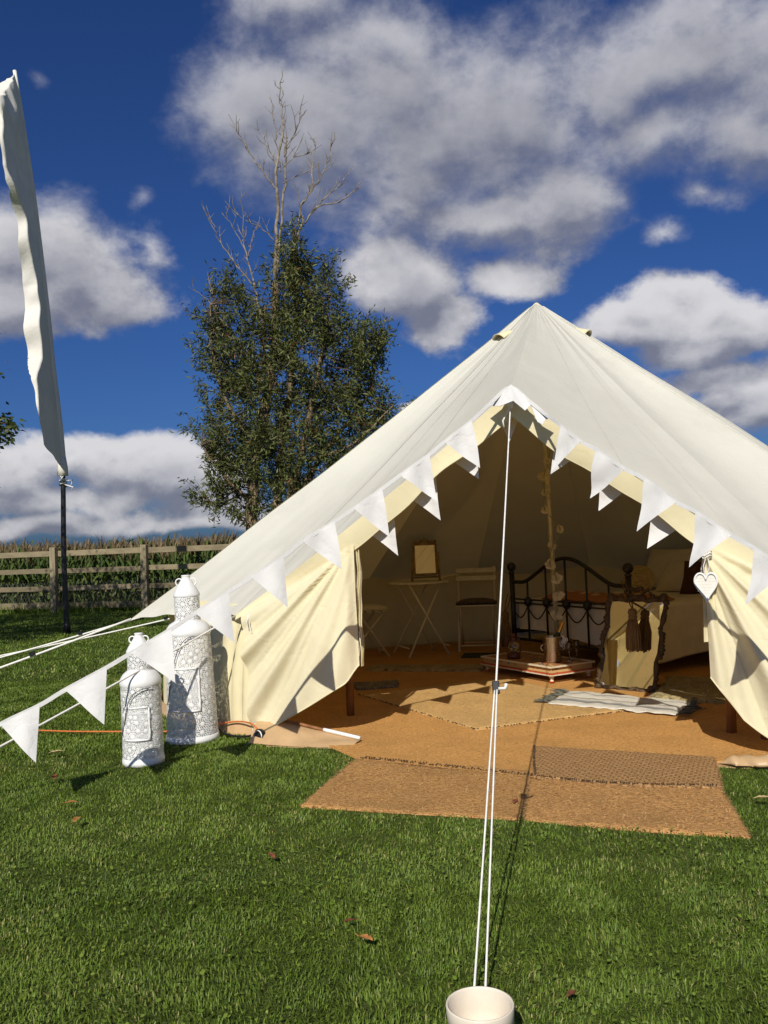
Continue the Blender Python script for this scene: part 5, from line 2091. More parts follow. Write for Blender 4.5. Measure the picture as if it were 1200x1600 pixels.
thr = empty('bed_throw', bp3(0.6, 0.35, 0.56), 'folded orange throw with pale stripes across the foot of the bed', 'throw')
b = MB()
b.grid(lambda u, v: bp3(lerp(0.30, BW - 0.12, u), lerp(0.09, 0.62, v), 0.585 + 0.035 * math.sin(PI * min(1, v * 1.15)) * (0.7 + 0.3 * math.sin(u * 9)) + 0.012 * mnoise.noise(Vector((u * 8, v * 6, 4))) - 0.02 * (1 - sstep(0, 0.06, min(u, 1 - u, v, 1 - v)))), 50, 24, uvs=True)
b.build('cloth', throw_mat(), thr, smooth=True, solid=0.012)


def pillow(name, label, c, sx_, sz_, th, nrm, upv, mat, cat='pillow'):
    c = Vector(c)
    nrm = Vector(nrm).normalized()
    upv = (Vector(upv) - nrm * Vector(upv).dot(nrm)).normalized()
    rt_ = upv.cross(nrm)
    o = empty(name, c - upv * sz_ / 2, label, cat)
    for sg, nm in ((1, 'front'), (-1, 'back')):
        b = MB()

        def fn(u, v, sg=sg):
            x, y = u * 2 - 1, v * 2 - 1
            k = max(0.0, (1 - abs(x) ** 2.6) * (1 - abs(y) ** 2.6)) ** 0.55
            pin = 1 - 0.07 * (abs(x * y)) ** 0 * (1 - max(abs(x), abs(y)) ** 0) - 0.06 * (1 - abs(y)) * abs(x) ** 3 - 0.06 * (1 - abs(x)) * abs(y) ** 3
            w = 0.006 * mnoise.noise(Vector((x * 3 + c.x, y * 3, sg)))
            return c + rt_ * (x * sx_ / 2 * pin) + upv * (y * sz_ / 2 * pin) + nrm * (sg * (th / 2) * k + w * k)
        b.grid(fn, 22, 22)
        b.build(nm, mat, o, smooth=True)
    return o


hd = -bd
pillow('pillow', 'large cream pillow propped at the far corner of the bed head', bp3(0.38, 1.62, 0.76), 0.62, 0.42, 0.16, hd + Vector((0, 0, 0.45)), (0, 0, 1), M_pillow)
pillow('pillow', 'large cream pillow at the near side of the bed head, behind the brown cushion', bp3(1.06, 1.62, 0.77), 0.64, 0.44, 0.16, hd + Vector((0, 0, 0.45)), (0, 0, 1), M_pillow)
pillow('pillow', 'cream pillow lying lower against the others at the bed head', bp3(0.72, 1.42, 0.70), 0.52, 0.34, 0.13, hd + Vector((0, 0, 0.7)), (0, 0, 1), M_pillow)
pillow('cushion', 'dark brown square cushion on the bed in front of the pillows', bp3(1.05, 1.33, 0.70), 0.42, 0.32, 0.12, hd + Vector((0.1, -0.3, 0.5)), (0, 0, 1), M_brown, 'cushion')
# round patterned straw cushion near the foot
M_straw = pm('straw_braid', (0.45, 0.34, 0.13), 0.9, 0.25, 20, 0.6, 60)
rc_ = empty('round_cushion', bp3(0.98, 0.62, 0.58), 'round braided straw-coloured cushion standing on the bed behind the foot rail', 'cushion')
cc_ = bp3(0.98, 0.60, 0.715)
qn = Vector((-0.45, -0.75, 0.35)).to_track_quat('Z', 'Y').to_matrix()
b = MB()
b.ball(cc_, 0.135, 28, 12, (1, 1, 0.28), qn)
b.build('cushion_body', M_straw, rc_, smooth=True)
for rr_ in (0.03, 0.058, 0.086, 0.112):
    b = MB()
    hz = 0.135 * 0.28 * math.sqrt(max(0, 1 - (rr_ / 0.135) ** 2)) + 0.002
    b.tube([cc_ + qn @ Vector((rr_ * math.cos(a), rr_ * math.sin(a), hz)) for a in [k * PI / 16 for k in range(32)]], 0.0065, 6, closed=True)
    b.build('braid_ring', M_straw, rc_, smooth=True)

# ================================================================ bistro table, two chairs
M_paint = pm('cream_paint', (0.76, 0.70, 0.52), 0.5, 0.1, 14, spec=0.4)
tb_c = Vector((0.315, 8.72, 0))
bt = empty('bistro_table', tb_c, 'round cream folding bistro table with crossed legs at the back of the tent', 'table')
b = MB()
b.lathe([(0.0, 0.706), (0.285, 0.706), (0.295, 0.710), (0.295, 0.722), (0.288, 0.727), (0.0, 0.727)], tb_c, 40)
b.build('table_top', M_paint, bt, smooth=False)
feet = [Vector((0.185, 8.42, 0.017)), Vector((0.575, 8.55, 0.017)), Vector((0.045, 8.86, 0.017)), Vector((0.445, 9.02, 0.017))]
for i, j in ((0, 1), (1, 0), (2, 3), (3, 2)):
    top_ = feet[j].lerp(tb_c, 0.22)
    top_.z = 0.705
    b = MB()
    off_ = (Vector((0, 0.012, 0)) if i in (0, 2) else Vector((0, -0.012, 0)))
    b.tube([feet[i] + off_, top_ + off_], 0.0105, 8)
    b.build('leg', M_paint, bt, smooth=True)
for i, j in ((0, 2), (1, 3)):
    b = MB()
    b.tube([feet[i].lerp(feet[j].lerp(tb_c, 0), 0.0) + Vector((0, 0, 0.09)), feet[j] + Vector((0, 0, 0.09))], 0.007, 6)
    b.build('stretcher', M_paint, bt, smooth=True)


def bistro_chair(c, ang, label, cush, clabel, cmat):
    c = Vector(c)
    o = empty('bistro_chair', c, label, 'chair', 'folding bistro chairs')
    ca, sa = math.cos(ang), math.sin(ang)

    def L(x, y, z):      # x sideways, y towards the back
        return c + Vector((x * ca - y * sa, x * sa + y * ca, z))
    for sx_ in (-0.185, 0.185):
        b = MB()
        b.tube([L(sx_, -0.20, 0.017), L(sx_, 0.10, 0.46), L(sx_, 0.24, 0.83)], 0.0105, 8)
        b.build('back_leg', M_paint, o, smooth=True)
        k = 0.86
        b = MB()
        b.tube([L(sx_ * k, 0.22, 0.017), L(sx_ * k, -0.17, 0.45)], 0.0105, 8)
        b.build('front_leg', M_paint, o, smooth=True)
    for y in (-0.17, -0.09, -0.01, 0.07, 0.14):
        b = MB()
        b.box(L(0, y, 0.462), (0.39, 0.055, 0.014), rz=ang)
        b.build('seat_slat', M_paint, o, bevel=0.003)
    for z, h in ((0.795, 0.050), (0.715, 0.050)):
        y = 0.24 - (0.83 - z) * 0.38 - 0.012
        b = MB()
        b.box(L(0, y, z), (0.41, 0.014, h), rot=Matrix.Rotation(ang, 3, 'Z') @ Matrix.Rotation(-0.35, 3, 'X'))
        b.build('back_slat', M_paint, o, bevel=0.003)
    for y, z in ((-0.165, 0.07), (0.18, 0.06)):
        b = MB()
        b.tube([L(-0.185, y, z), L(0.185, y, z)], 0.007, 6)
        b.build('stretcher', M_paint, o, smooth=True)
    q = empty('seat_cushion', L(0, -0.02, 0.47), clabel, 'cushion')
    b = MB()

    def fn(u, v, sg):
        x, y = u * 2 - 1, v * 2 - 1
        k = max(0.0, (1 - abs(x) ** 3) * (1 - abs(y) ** 3)) ** 0.5
        return L(x * 0.205, y * 0.195 - 0.02, 0.492 + sg * 0.032 * k + (0.0 if sg > 0 else 0.010) - 0.018 * (abs(x) ** 3))
    b.grid(lambda u, v: fn(u, v, 1), 16, 16)
    b.grid(lambda u, v: fn(1 - u, v, -0.6), 16, 16)
    b.build('pad', cmat, q, smooth=True)
    return o


M_floral = pm('dark_floral', (0.16, 0.12, 0.075), 0.95, 0.3, 30, two=((0.05, 0.04, 0.03), 24, 0.52))
bistro_chair((0.895, 8.93, 0), -0.12, 'cream folding bistro chair facing the camera, right of the bistro table', None, 'dark patterned seat cushion on the right-hand chair', M_floral)
bistro_chair((-0.24, 8.72, 0), PI / 2 + 0.25, 'cream folding bistro chair half hidden by the left door flap', None, 'pale seat cushion on the left-hand chair', M_pillow)

# ================================================================ mirrors
M_glassm = bpy.data.materials.new('mirror_glass')
M_glassm.use_nodes = True
_t = M_glassm.node_tree
_t.nodes.clear()
_N = NT(_t)
_pb = _N.n('ShaderNodeBsdfPrincipled')
_pb.inputs['Metallic'].default_value = 1.0
_pb.inputs['Roughness'].default_value = 0.02
_t.links.new(_N.mix(_N.ss(_N.noise(_N.n('ShaderNodeTexCoord').outputs['Object'], 30, 3), 0.6, 0.8), (0.86, 0.86, 0.83), (0.74, 0.74, 0.70)), _pb.inputs['Base Color'])
_t.links.new(_pb.outputs[0], _N.n('ShaderNodeOutputMaterial').inputs[0])
M_gilt = pm('dark_gilt', (0.36, 0.24, 0.09), 0.5, 0.4, 16, 0.4, 60, metal=0.35, spec=0.4)
M_carved = pm('carved_dark_wood', (0.070, 0.040, 0.017), 0.55, 0.4, 22, 0.5, 60, spec=0.4)

dm = empty('dressing_mirror', (0.385, 8.70, 0.727), 'small gilt dressing mirror standing on the bistro table', 'mirror')
mc = Vector((0.385, 8.70, 0.935))
tilt = Matrix.Rotation(math.radians(-13), 3, 'X')


def dmp(x, y, z):
    return mc + tilt @ Vector((x, y, z))


b = MB()
b.add([dmp(-0.098, -0.006, -0.135), dmp(0.098, -0.006, -0.135), dmp(0.098, -0.006, 0.145), dmp(-0.098, -0.006, 0.145)], [(0, 1, 2, 3)])
b.build('glass', M_glassm, dm)
b = MB()
for p, q in (((-0.107, 0, -0.145), (-0.107, 0, 0.16)), ((0.107, 0, -0.145), (0.107, 0, 0.16)), ((-0.107, 0, -0.145), (0.107, 0, -0.145)), ((-0.107, 0, 0.155), (0.107, 0, 0.155))):
    b.tube([dmp(*p), dmp(*q)], 0.0125, 8)
b.build('frame', M_gilt, dm, smooth=True)
b = MB()
for k in range(9):
    x = -0.10 + 0.025 * k
    b.ball(dmp(x, 0, 0.170 + 0.022 * math.cos(x * 12) ** 2 + 0.012 * math.cos(x * 60)), 0.016, 8, 6, (1.2, 0.6, 1))
b.build('crest', M_gilt, dm, smooth=True)
for sg in (-1, 1):
    b = MB()
    b.tube([(mc.x + sg * 0.135, mc.y, 0.735), (mc.x + sg * 0.130, mc.y, 0.88), (mc.x + sg * 0.133, mc.y, 1.01)], [0.012, 0.008, 0.006], 8)
    b.tube([(mc.x + sg * 0.137, mc.y - 0.06, 0.735), (mc.x + sg * 0.137, mc.y + 0.06, 0.735)], 0.009, 8)
    b.build('stand_post', M_gilt, dm, smooth=True)
b = MB()
b.tube([(mc.x - 0.135, mc.y, 0.765), (mc.x + 0.135, mc.y, 0.765)], 0.007, 8)
b.build('stand_rail', M_gilt, dm, smooth=True)

# ornate leaning mirror
P0, P1 = Vector((1.515, 6.45, 0.035)), Vector((1.815, 6.19, 0.035))
fx = (P1 - P0).normalized()
mw = (P1 - P0).length
fn_ = Vector((fx.y, -fx.x, 0))       # towards the camera and left
if fn_.y > 0:
    fn_ = -fn_
lean_ = math.radians(8)
fu = (Vector((0, 0, 1)) * math.cos(lean_) - fn_ * math.sin(lean_) + fx * 0.13).normalized()
fnn = fx.cross(fu).normalized()
if fnn.dot(fn_) < 0:
    fnn = -fnn
om = empty('floor_mirror', (P0 + P1) / 2 - Vector((0, 0, 0.02)), 'ornate dark carved mirror leaning on the floor against the bed', 'mirror')
MH = 0.61


def omp(x, y, d=0.0):
    return P0 + fx * x + fu * y + fnn * d


b = MB()
b.add([omp(0.0, 0.0, 0.004), omp(mw, 0.0, 0.004), omp(mw, MH, 0.004), omp(0.0, MH, 0.004)], [(0, 1, 2, 3)])
b.build('glass', M_glassm, om)
b = MB()
b.add([omp(-0.01, -0.01, -0.012), omp(mw + 0.01, -0.01, -0.012), omp(mw + 0.01, MH + 0.01, -0.012), omp(-0.01, MH + 0.01, -0.012)], [(3, 2, 1, 0)])
b.build('back_board', M_carved, om)
rs = random.Random(8)
for p, q, nm in (((0, 0), (mw, 0), 'frame_bottom'), ((mw, 0), (mw, MH), 'frame_side'), ((mw, MH), (0, MH), 'frame_top'), ((0, MH), (0, 0), 'frame_side')):
    b = MB()
    n = 26
    pts = []
    for k in range(n + 1):
        s = k / n
        x, y = lerp(p[0], q[0], s), lerp(p[1], q[1], s)
        wob = 0.010 * math.sin(s * PI * 5) + 0.006 * math.sin(s * PI * 11)
        cx, cy = mw / 2 - x, MH / 2 - y
        l = math.hypot(cx, cy)
        ox, oy = -cx / l, -cy / l
        pts.append(omp(x + ox * (0.018 + wob), y + oy * (0.018 + wob), 0.008))
        if k % 2 == 0 or rs.random() < 0.3:
            b.ball(omp(x + ox * (0.030 + wob * 1.6), y + oy * (0.030 + wob * 1.6), 0.010), rs.uniform(0.010, 0.021), 7, 5, (1, 1, 0.9))
    b.tube(pts, [0.017 + 0.005 * math.sin(k * 1.3) for k in range(n + 1)], 8)
    b.build(nm, M_carved, om, smooth=True)
b = MB()
for k in range(11):
    t_ = (k - 5) / 5
    b.ball(omp(mw / 2 + t_ * 0.12, MH + 0.045 + 0.045 * (1 - t_ * t_) + 0.01 * math.sin(k * 2.5), 0.012), 0.019 - 0.006 * abs(t_), 8, 6, (1, 1, 1))
b.build('carved_crest', M_carved, om, smooth=True)
for sx_, sy_ in ((0.0, MH + 0.03), (mw, MH + 0.03), (0.0, -0.005), (mw, -0.005)):
    b = MB()
    b.ball(omp(sx_, sy_, 0.012), 0.033, 10, 7)
    b.build('corner_boss', M_carved, om, smooth=True)

# ================================================================ tassels
M_tassel = pm('gold_brown_tassel', (0.21, 0.125, 0.055), 0.8, 0.35, 60, 0.6, 90, stretch=(3, 3, 0.3))


def tassel(top_, hang, L, r, label):
    o = empty('tassel', Vector(hang) - Vector((0, 0, L + 0.06)), label, 'tassel')
    h = Vector(hang)
    b = MB()
    t0_ = Vector(top_)
    for sg in (-1, 1):
        b.tube([t0_ + Vector((sg * 0.012, 0, 0)), t0_.lerp(h, 0.6) + Vector((sg * 0.016, 0, 0)), h + Vector((sg * 0.004, 0, 0))], 0.005, 6)
    b.build('cord', M_tassel, o, smooth=True)
    b = MB()
    b.lathe([(0.0, 0.0), (r * 0.45, -0.006), (r * 0.62, -0.03), (r * 0.5, -0.05), (r * 0.58, -0.056), (r * 0.56, -0.072), (r * 0.48, -0.078)], h, 16)
    b.build('tassel_head', M_tassel, o, smooth=True)
    b = MB()
    for k in range(46):
        a = k * 2.399
        q = math.sqrt((k + 0.5) / 46)
        p0 = h + Vector((math.cos(a) * r * 0.45 * q, math.sin(a) * r * 0.45 * q, -0.074))
        p1 = h + Vector((math.cos(a) * r * q, math.sin(a) * r * q, -L * random.uniform(0.93, 1.02)))
        b.tube([p0, p0.lerp(p1, 0.4) + Vector((math.cos(a) * r * 0.22 * q, math.sin(a) * r * 0.22 * q, 0)), p1], [0.006, 0.0075, 0.006], 5)
    b.build('skirt', M_tassel, o, smooth=True)


tassel((1.80, 6.76, 0.76), (1.715, 6.235, 0.60), 0.30, 0.055, 'long gold brown tassel hanging before the ornate floor mirror')
tassel((1.11, 8.06, 0.62), (1.06, 8.03, 0.46), 0.32, 0.05, 'brown tassel hanging on the left bed post behind the front guy rope')

# ================================================================ painted low table


def painted(name, c0, dots, sc):
    mt = bpy.data.materials.new(name)
    mt.use_nodes = True
    t = mt.node_tree
    t.nodes.clear()
    N = NT(t)
    co = N.n('ShaderNodeTexCoord').outputs['Object']
    vo = N.n('ShaderNodeTexVoronoi')
    vo.inputs['Scale'].default_value = sc
    vo.inputs['Randomness'].default_value = 0.35
    N.put(vo.inputs['Vector'], co)
    hs = N.n('ShaderNodeSeparateColor')
    N.put(hs.inputs[0], vo.outputs['Color'])
    dcol = N.ramp(hs.outputs[0], [(i / len(dots), c) for i, c in enumerate(dots)], 'CONSTANT')
    colr = N.mix(N.ss(vo.outputs['Distance'], 0.34, 0.28), c0, dcol)
    colr = N.mix(N.ss(vo.outputs['Distance'], 0.14, 0.10), colr, (0.75, 0.60, 0.20))
    pb = N.n('ShaderNodeBsdfPrincipled')
    pb.inputs['Roughness'].default_value = 0.65
    t.links.new(colr, pb.inputs['Base Color'])
    t.links.new(pb.outputs[0], N.n('ShaderNodeOutputMaterial').inputs[0])
    return mt


M_ptop = painted('painted_table_top', (0.36, 0.17, 0.06), [(0.40, 0.07, 0.03), (0.07, 0.13, 0.10), (0.55, 0.36, 0.14), (0.09, 0.08, 0.13)], 15)
M_pside = painted('painted_frieze', (0.58, 0.38, 0.15), [(0.06, 0.20, 0.22), (0.55, 0.10, 0.05), (0.62, 0.40, 0.10), (0.10, 0.25, 0.12)], 26)
M_red = pm('red_paint', (0.52, 0.075, 0.03), 0.45, 0.2, 20)
M_ivory = pm('ivory_paint', (0.68, 0.58, 0.40), 0.45, 0.12, 20)
LA, LB = Vector((-0.50, 0.866, 0)), Vector((0.866, 0.50, 0))
LC = Vector((1.205, 6.68, 0))
LTz = 0.140
lt_ = empty('low_table', LC + LA * 0.35 + LB * 0.21, 'low painted table with floral sides, red trim and small turned legs', 'table')
lang = math.atan2(LB.y, LB.x)


def ltp(a, c, z):
    return LC + LA * a + LB * c + Vector((0, 0, z))


b = MB()
b.box(ltp(0.43, 0.21, LTz - 0.004), (0.42, 0.86, 0.010), rz=lang)
b.build('top_panel', M_ptop, lt_)
b = MB()
b.box(ltp(0.43, 0.21, LTz - 0.0275), (0.41, 0.85, 0.036), rz=lang)
b.build('frieze', M_pside, lt_)
for a0, c0, a1, c1, nm in ((-0.008, -0.008, 0.868, -0.008, 'rim'), (-0.008, 0.428, 0.868, 0.428, 'rim'), (-0.008, -0.008, -0.008, 0.428, 'rim'), (0.868, -0.008, 0.868, 0.428, 'rim')):
    b = MB()
    b.beam(ltp(a0, c0, LTz + 0.001), ltp(a1, c1, LTz + 0.001), 0.018, 0.011)
    b.build('rim', M_ivory, lt_)
    b = MB()
    b.beam(ltp(a0, c0, LTz - 0.050), ltp(a1, c1, LTz - 0.050), 0.012, 0.009)
    b.build('red_trim', M_red, lt_)
    b = MB()
    b.beam(ltp(a0, c0, LTz - 0.060), ltp(a1, c1, LTz - 0.060), 0.018, 0.009)
    b.build('base_trim', M_ivory, lt_)
for a, c in ((0.025, 0.025), (0.835, 0.025), (0.835, 0.395), (0.025, 0.395)):
    b = MB()
    b.lathe([(0.0, 0.024), (0.017, 0.024), (0.019, 0.032), (0.013, 0.038), (0.012, 0.046), (0.019, 0.060), (0.021, 0.070), (0.016, 0.076), (0.016, LTz - 0.05)], ltp(a, c, 0), 14)
    lg = b.build('leg', M_ivory, lt_, smooth=True)
    b = MB()
    b.lathe([(0.0, 0.0235), (0.0185, 0.0235), (0.0205, 0.030), (0.0185, 0.0345)], ltp(a, c, 0), 14)
    b.build('red_foot', M_red, lg, smooth=True)

# things on the low table
ZT = LTz + 0.002
M_steel = pm('brushed_steel', (0.55, 0.52, 0.47), 0.28, 0.1, 30, metal=1.0, stretch=(1, 1, 8))
ib = Vector((1.275, 6.955, ZT))
bk = empty('ice_bucket', ib, 'steel ice bucket with side handles on the low painted table', 'bucket')
b = MB()
b.lathe([(0.0, 0.002), (0.062, 0.002), (0.064, 0.006), (0.074, 0.187), (0.079, 0.193), (0.079, 0.200), (0.075, 0.202), (0.071, 0.193), (0.061, 0.010), (0.0, 0.010)], ib, 32)
b.build('bucket_body', M_steel, bk, smooth=True)
for sg in (-1, 1):
    b = MB()
    b.tube([ib + Vector((sg * (0.072 + 0.022 * math.sin(a)), -0.01, 0.115 + 0.022 * math.cos(a))) for a in [k * PI / 8 for k in range(9)]], 0.0045, 6)
    b.build('handle', M_steel, bk, smooth=True)
M_foil = pm('gold_foil', (0.70, 0.42, 0.10), 0.35, 0.15, 30, 0.5, 50, metal=0.75)
M_bglass = pm('dark_green_glass', (0.012, 0.022, 0.010), 0.1, 0.2, 10, spec=0.6)
bo = empty('wine_bottle', ib + Vector((0.01, 0, 0.012)), 'bottle with gold foil neck leaning in the steel ice bucket', 'bottle')
qb = Vector((0.42, -0.05, 1)).to_track_quat('Z', 'Y').to_matrix()
bb = ib + Vector((-0.022, 0.0, 0.050))
b = MB()
b.lathe([(0.0, 0.0), (0.036, 0.0), (0.038, 0.006), (0.038, 0.12), (0.030, 0.155), (0.016, 0.185), (0.0145, 0.20)], bb, 20, qb)
b.build('bottle_body', M_bglass, bo, smooth=True)
b = MB()
b.lathe([(0.0150, 0.195), (0.0155, 0.262), (0.0175, 0.266), (0.0175, 0.276), (0.014, 0.283), (0.0, 0.285)], bb, 16, qb)
b.build('foil', M_foil, bo, smooth=True)
nap = empty('napkin', ib + Vector((0.075, -0.02, 0.02)), 'white cloth napkin tucked over the rim of the ice bucket', 'napkin')
b = MB()
b.grid(lambda u, v: ib + Vector((0.060 + 0.045 * u + 0.012 * math.sin(v * 7), -0.045 + 0.06 * u * v - 0.012 * math.sin(u * 12 + v * 3), 0.206 - 0.095 * v - 0.012 * u * u + 0.01 * math.sin(u * 6))), 14, 14)
b.build('cloth', M_white_cloth, nap, smooth=True, solid=0.002)
M_clear = bpy.data.materials.new('clear_glass')
M_clear.use_nodes = True
_t = M_clear.node_tree
_t.nodes.clear()
_N = NT(_t)
_g = _N.n('ShaderNodeBsdfGlass')
_g.inputs['IOR'].default_value = 1.45
_t.links.new(_N.mix(_N.noise(None, 12, 2), (0.92, 0.92, 0.90), (0.98, 0.98, 0.97)), _g.inputs[0])
_t.links.new(_g.outputs[0], _N.n('ShaderNodeOutputMaterial').inputs[0])
for gx, gy, lab in ((1.400, 6.945, 'clear stemmed glass just right of the ice bucket'), (1.475, 7.02, 'clear stemmed glass farther back right of the ice bucket')):
    gg = empty('wine_glass', (gx, gy, ZT), lab, 'glass', 'glasses on the low table')
    b = MB()
    b.lathe([(0.0, 0.001), (0.030, 0.001), (0.030, 0.003), (0.005, 0.007), (0.004, 0.07), (0.010, 0.078), (0.026, 0.10), (0.028, 0.13), (0.023, 0.155), (0.0215, 0.155), (0.0262, 0.13), (0.0245, 0.102), (0.009, 0.081), (0.0, 0.079)], (gx, gy, ZT), 20)
    b.build('glass_body', M_clear, gg, smooth=True)
M_rustred = pm('dark_red_enamel', (0.10, 0.025, 0.012), 0.35, 0.4, 18, spec=0.5)
hl = Vector((1.01, 7.24, ZT))
hu = empty('hurricane_lamp', hl, 'dark red oil hurricane lamp at the left end of the low table', 'lamp')
b = MB()
b.lathe([(0.0, 0.001), (0.052, 0.001), (0.055, 0.012), (0.055, 0.034), (0.046, 0.045), (0.024, 0.050), (0.026, 0.060)], hl, 24)
b.build('fuel_tank', M_rustred, hu, smooth=True)
b = MB()
b.lathe([(0.026, 0.060), (0.040, 0.085), (0.041, 0.105), (0.028, 0.140)], hl, 20)
b.build('glass_globe', M_clear, hu, smooth=True)
b = MB()
b.lathe([(0.030, 0.138), (0.032, 0.146), (0.022, 0.156), (0.020, 0.178), (0.030, 0.184), (0.030, 0.190), (0.012, 0.202), (0.0, 0.204)], hl, 20)
b.build('chimney_cap', M_rustred, hu, smooth=True)
for sg in (-1, 1):
    b = MB()
    b.tube(catmull([hl + Vector((sg * 0.045, 0, 0.035)), hl + Vector((sg * 0.060, 0, 0.08)), hl + Vector((sg * 0.056, 0, 0.13)), hl + Vector((sg * 0.025, 0, 0.168))], 5), 0.006, 6)
    b.build('side_tube', M_rustred, hu, smooth=True)
b = MB()
b.tube(catmull([hl + Vector((-0.055, 0, 0.12)), hl + Vector((-0.05, 0.035, 0.17)), hl + Vector((0, 0.05, 0.195)), hl + Vector((0.05, 0.035, 0.17)), hl + Vector((0.055, 0, 0.12))], 5), 0.0022, 5)
b.build('bail', M_wire, hu, smooth=True)

# ================================================================ flower garland on the centre pole
M_petal = pm('cream_fabric_petals', (0.78, 0.69, 0.50), 0.9, 0.15, 14, trans=0.2)
M_leafg = pm('garland_string', (0.30, 0.27, 0.13), 0.9, 0.2, 14)
gar = empty('flower_garland', (1.40, 7.2, 0.45), 'cream fabric flower garland wound down the centre tent pole', 'garland')
GP = [(1.315, 6.88, 1.86), (1.290, 6.87, 1.71), (1.255, 6.88, 1.588), (1.262, 6.92, 1.466), (1.260, 6.93, 1.331), (1.385, 6.99, 1.176), (1.320, 7.02, 1.036), (1.305, 7.06, 0.892), (1.36, 7.09, 0.778), (1.365, 7.12, 0.646), (1.350, 7.16, 0.478)]
b = MB()
b.tube(catmull([(1.27, 6.87, 2.3)] + GP, 5), 0.004, 5)
b.build('string', M_leafg, gar, smooth=True)
rs = random.Random(31)
for gi, gp in enumerate(GP):
    b = MB()
    c = Vector(gp)
    s0 = rs.uniform(0.032, 0.052)
    R_ = Matrix.Rotation(rs.uniform(-0.9, 0.9), 3, 'Y') @ Matrix.Rotation(rs.uniform(0.9, 1.7), 3, 'X') @ Matrix.Rotation(rs.uniform(0, 6), 3, 'Z')
    for ring_i, (np_, rr_, cup) in enumerate(((6, 1.0, 0.25), (5, 0.7, 0.55), (4, 0.42, 0.9))):
        for k in range(np_):
            a = 2 * PI * k / np_ + ring_i * 0.5 + rs.uniform(-0.35, 0.35)
            sk = rs.uniform(0.55, 1.25)
            ca, sa = math.cos(a), math.sin(a)

            def pf(u, v):
                w = math.sin(PI * (0.12 + 0.82 * v)) * 0.62 * rr_ * s0
                rad_ = v * rr_ * s0 * sk
                x = (u - 0.5) * 2 * w
                z = cup * rad_ + 0.20 * s0 * math.sin(v * 4 + u * 6 + k) * v - 0.15 * s0 * abs(u - 0.5) * 2
                return c + R_ @ Vector((ca * rad_ - sa * x, sa * rad_ + ca * x, z))
            b.grid(pf, 4, 4)
    b.build('flower', M_petal, gar, smooth=True)

# ================================================================ hanging heart
ht = empty('hanging_heart', (1.585, 4.41, 0.77), 'white heart ornament with lines of print hanging from the right door tie', 'ornament')
hc = Vector((1.583, 4.405, 0.865))


def heart_pt(t_, k=1.0):
    x = 0.054 * math.sin(t_) ** 3 * 1.0
    z = 0.0047 * (13 * math.cos(t_) - 5 * math.cos(2 * t_) - 2 * math.cos(3 * t_) - math.cos(4 * t_))
    if z < 0:
        z *= 1.12
    return (x * k, z * k)


b = MB()
n = 48
hp = [heart_pt(2 * PI * i / n) for i in range(n)]
hxy = lambda x, z, d: hc + UDR * x + Vector((0, 0, z)) + NRM * d
vs = [hxy(x, z, 0.010) for x, z in hp] + [hxy(x, z, -0.006) for x, z in hp]
b.add(vs, [tuple(range(n)), tuple(range(2 * n - 1, n - 1, -1))] + [(i, n + i, n + (i + 1) % n, (i + 1) % n) for i in range(n)])


def heart_mat():
    mt = bpy.data.materials.new('heart_print')
    mt.use_nodes = True
    t = mt.node_tree
    t.nodes.clear()
    N = NT(t)
    co = N.n('ShaderNodeTexCoord').outputs['Object']
    sx = N.n('ShaderNodeSeparateXYZ')
    N.put(sx.inputs[0], co)
    ln = N.ss(N.m('SINE', N.m('MULTIPLY', sx.outputs[2], 420.0)), 0.35, 0.6)
    wd = N.ss(N.noise(N.v('MULTIPLY', co, (1, 1, 2.0)), 210, 2, 0.7), 0.47, 0.53)
    colr = N.mix(N.m('MULTIPLY', N.m('MULTIPLY', ln, wd), 0.30), (0.72, 0.69, 0.62), (0.30, 0.29, 0.27))
    pb = N.n('ShaderNodeBsdfPrincipled')
    pb.inputs['Roughness'].default_value = 0.7
    t.links.new(colr, pb.inputs['Base Color'])
    t.links.new(pb.outputs[0], N.n('ShaderNodeOutputMaterial').inputs[0])
    return mt


b.build('heart_plate', heart_mat(), ht)
b = MB()
b.tube([hxy(x * 0.97, z * 0.97, 0.012) for x, z in hp], 0.0058, 6, closed=True)
b.build('heart_rim', M_white_metal, ht, smooth=True)
b = MB()
for sg in (-1, 1):
    b.tube([hc + UDR * (sg * 0.004) + Vector((0, 0, 0.028)), hc + UDR * (sg * 0.014 + 0.006) + Vector((0, 0, 0.09)) + NRM * 0.006, hc + UDR * 0.012 + Vector((0, 0, 0.150))], 0.0022, 5)
b.build('cord', M_rope, ht)

# ================================================================ cables
M_orange = pm('orange_cable', (0.58, 0.16, 0.04), 0.5, 0.15, 20)
oc = empty('extension_cable', (-2.19, 5.61, 0), 'orange extension cable running over the grass behind the lanterns', 'cable')
b = MB()
b.tube(catmull([(-2.25, 5.63, 0.034), (-1.95, 5.56, 0.030), (-1.62, 5.50, 0.030), (-1.35, 5.47, 0.028), (-1.10, 5.47, 0.055), (-0.95, 5.40, 0.085), (-0.84, 5.28, 0.095), (-0.79, 5.22, 0.07)], 8), 0.0048, 8)
b.build('cable_sheath', M_orange, oc, smooth=True)
bc = empty('black_cable', (-1.1, 5.4, 0), 'black cable with a round plug lying at the tent wall foot', 'cable')
b = MB()
b.tube(catmull([(-1.12, 5.55, 0.05), (-1.02, 5.36, 0.030), (-0.92, 5.26, 0.026), (-0.82, 5.20, 0.040), (-0.775, 5.185, 0.070)], 8), 0.0065, 7)
b.build('cable_sheath', M_black, bc, smooth=True)
b = MB()
Mp = Vector((-0.6, -0.8, 0.15)).to_track_quat('Z', 'Y').to_matrix()
b.lathe([(0.0, -0.02), (0.034, -0.02), (0.038, -0.010), (0.038, 0.012), (0.030, 0.02), (0.0, 0.02)], (-0.775, 5.18, 0.042), 20, Mp)
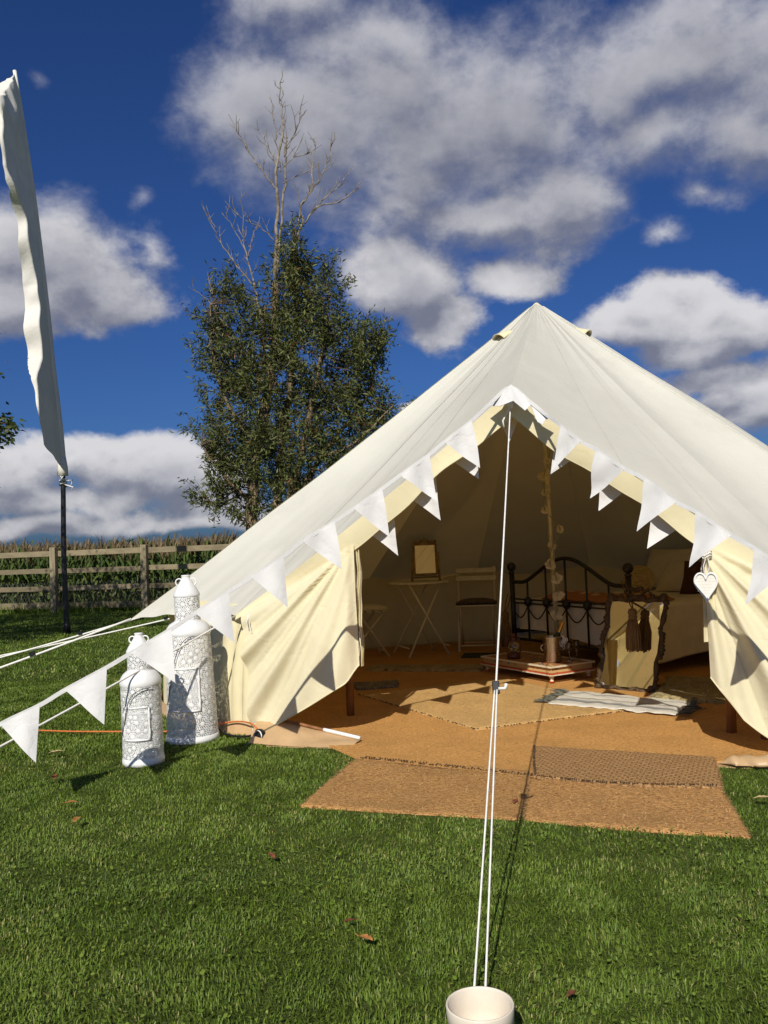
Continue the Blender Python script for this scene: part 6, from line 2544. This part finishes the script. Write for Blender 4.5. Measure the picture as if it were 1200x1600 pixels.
b.build('plug', M_black, bc, smooth=True)
b = MB()
b.tube([Vector((-0.775, 5.155, 0.042)) + Mp @ Vector((0.034 * math.cos(a), 0.034 * math.sin(a), 0.012)) for a in [k * PI / 10 for k in range(14)]], 0.0035, 5)
b.build('pale_wire', M_rope, bc, smooth=True)

# ================================================================ fallen leaves
M_leaf_o = pm('dry_leaf_orange', (0.46, 0.20, 0.06), 0.8, 0.35, 30, trans=0.15)
M_leaf_r = pm('dry_leaf_red', (0.22, 0.075, 0.035), 0.8, 0.35, 30, trans=0.15)
M_leaf_p = pm('dry_leaf_pale', (0.55, 0.42, 0.20), 0.8, 0.25, 30, trans=0.15)
LV = [(-1.326, 3.71, 0.040, M_leaf_o, 'curled orange dead leaf on the lawn at lower left', 0.036),
      (-1.888, 4.964, 0.045, M_leaf_p, 'pale buff dead leaf on the grass left of the short lantern', 0.036),
      (-1.687, 4.433, 0.036, M_leaf_r, 'dark red dead leaf on the grass between two pennant shadows', 0.034),
      (-1.445, 3.986, 0.034, M_leaf_o, 'small tan dead leaf just above the curled orange one', 0.032),
      (-0.452, 3.21, 0.030, M_leaf_r, 'small brown dead leaf on the lawn in front of the left mat', 0.032),
      (-0.149, 2.64, 0.026, M_leaf_r, 'tiny brown dead leaf left of the front guy rope', 0.030),
      (-0.099, 2.514, 0.034, M_leaf_o, 'rusty dead leaf on the lawn left of the pot', 0.032),
      (0.408, 2.178, 0.026, M_leaf_r, 'reddish dead leaf on the grass right of the pot', 0.030),
      (1.485, 3.635, 0.040, M_leaf_p, 'pale crumpled dead leaf on the grass right of the mats', 0.036),
      (0.505, 3.783, 0.030, M_leaf_r, 'small red dead leaf lying on the seam between the front mats', 0.019)]
for i, (x, y, s, m_, lab, z) in enumerate(LV):
    o = empty('fallen_leaf', (x, y, z), lab, 'leaf', 'dead leaves scattered on the lawn')
    a = i * 1.7
    b = MB()

    def lf(u, v):
        w = math.sin(PI * min(1, 0.06 + 0.92 * v)) ** 0.8 * (0.36 + 0.06 * math.sin(v * 22))
        x_ = (u - 0.5) * 2 * w * s
        y_ = (v - 0.5) * 1.6 * s
        z_ = 0.45 * abs(x_) + 0.35 * s * math.sin(v * 3 + i) * abs(v - 0.5) + 0.004
        return Vector((x + x_ * math.cos(a) - y_ * math.sin(a), y + x_ * math.sin(a) + y_ * math.cos(a), z + z_))
    b.grid(lf, 6, 10)
    q = b.build('blade', m_, o, smooth=True)
    b = MB()
    b.tube([lf(0.5, 0.0), lf(0.5, 0.0) + Vector((math.sin(a) * s * 0.5, -math.cos(a) * s * 0.5, 0.003))], 0.0012, 4)
    b.build('stalk', m_, o)
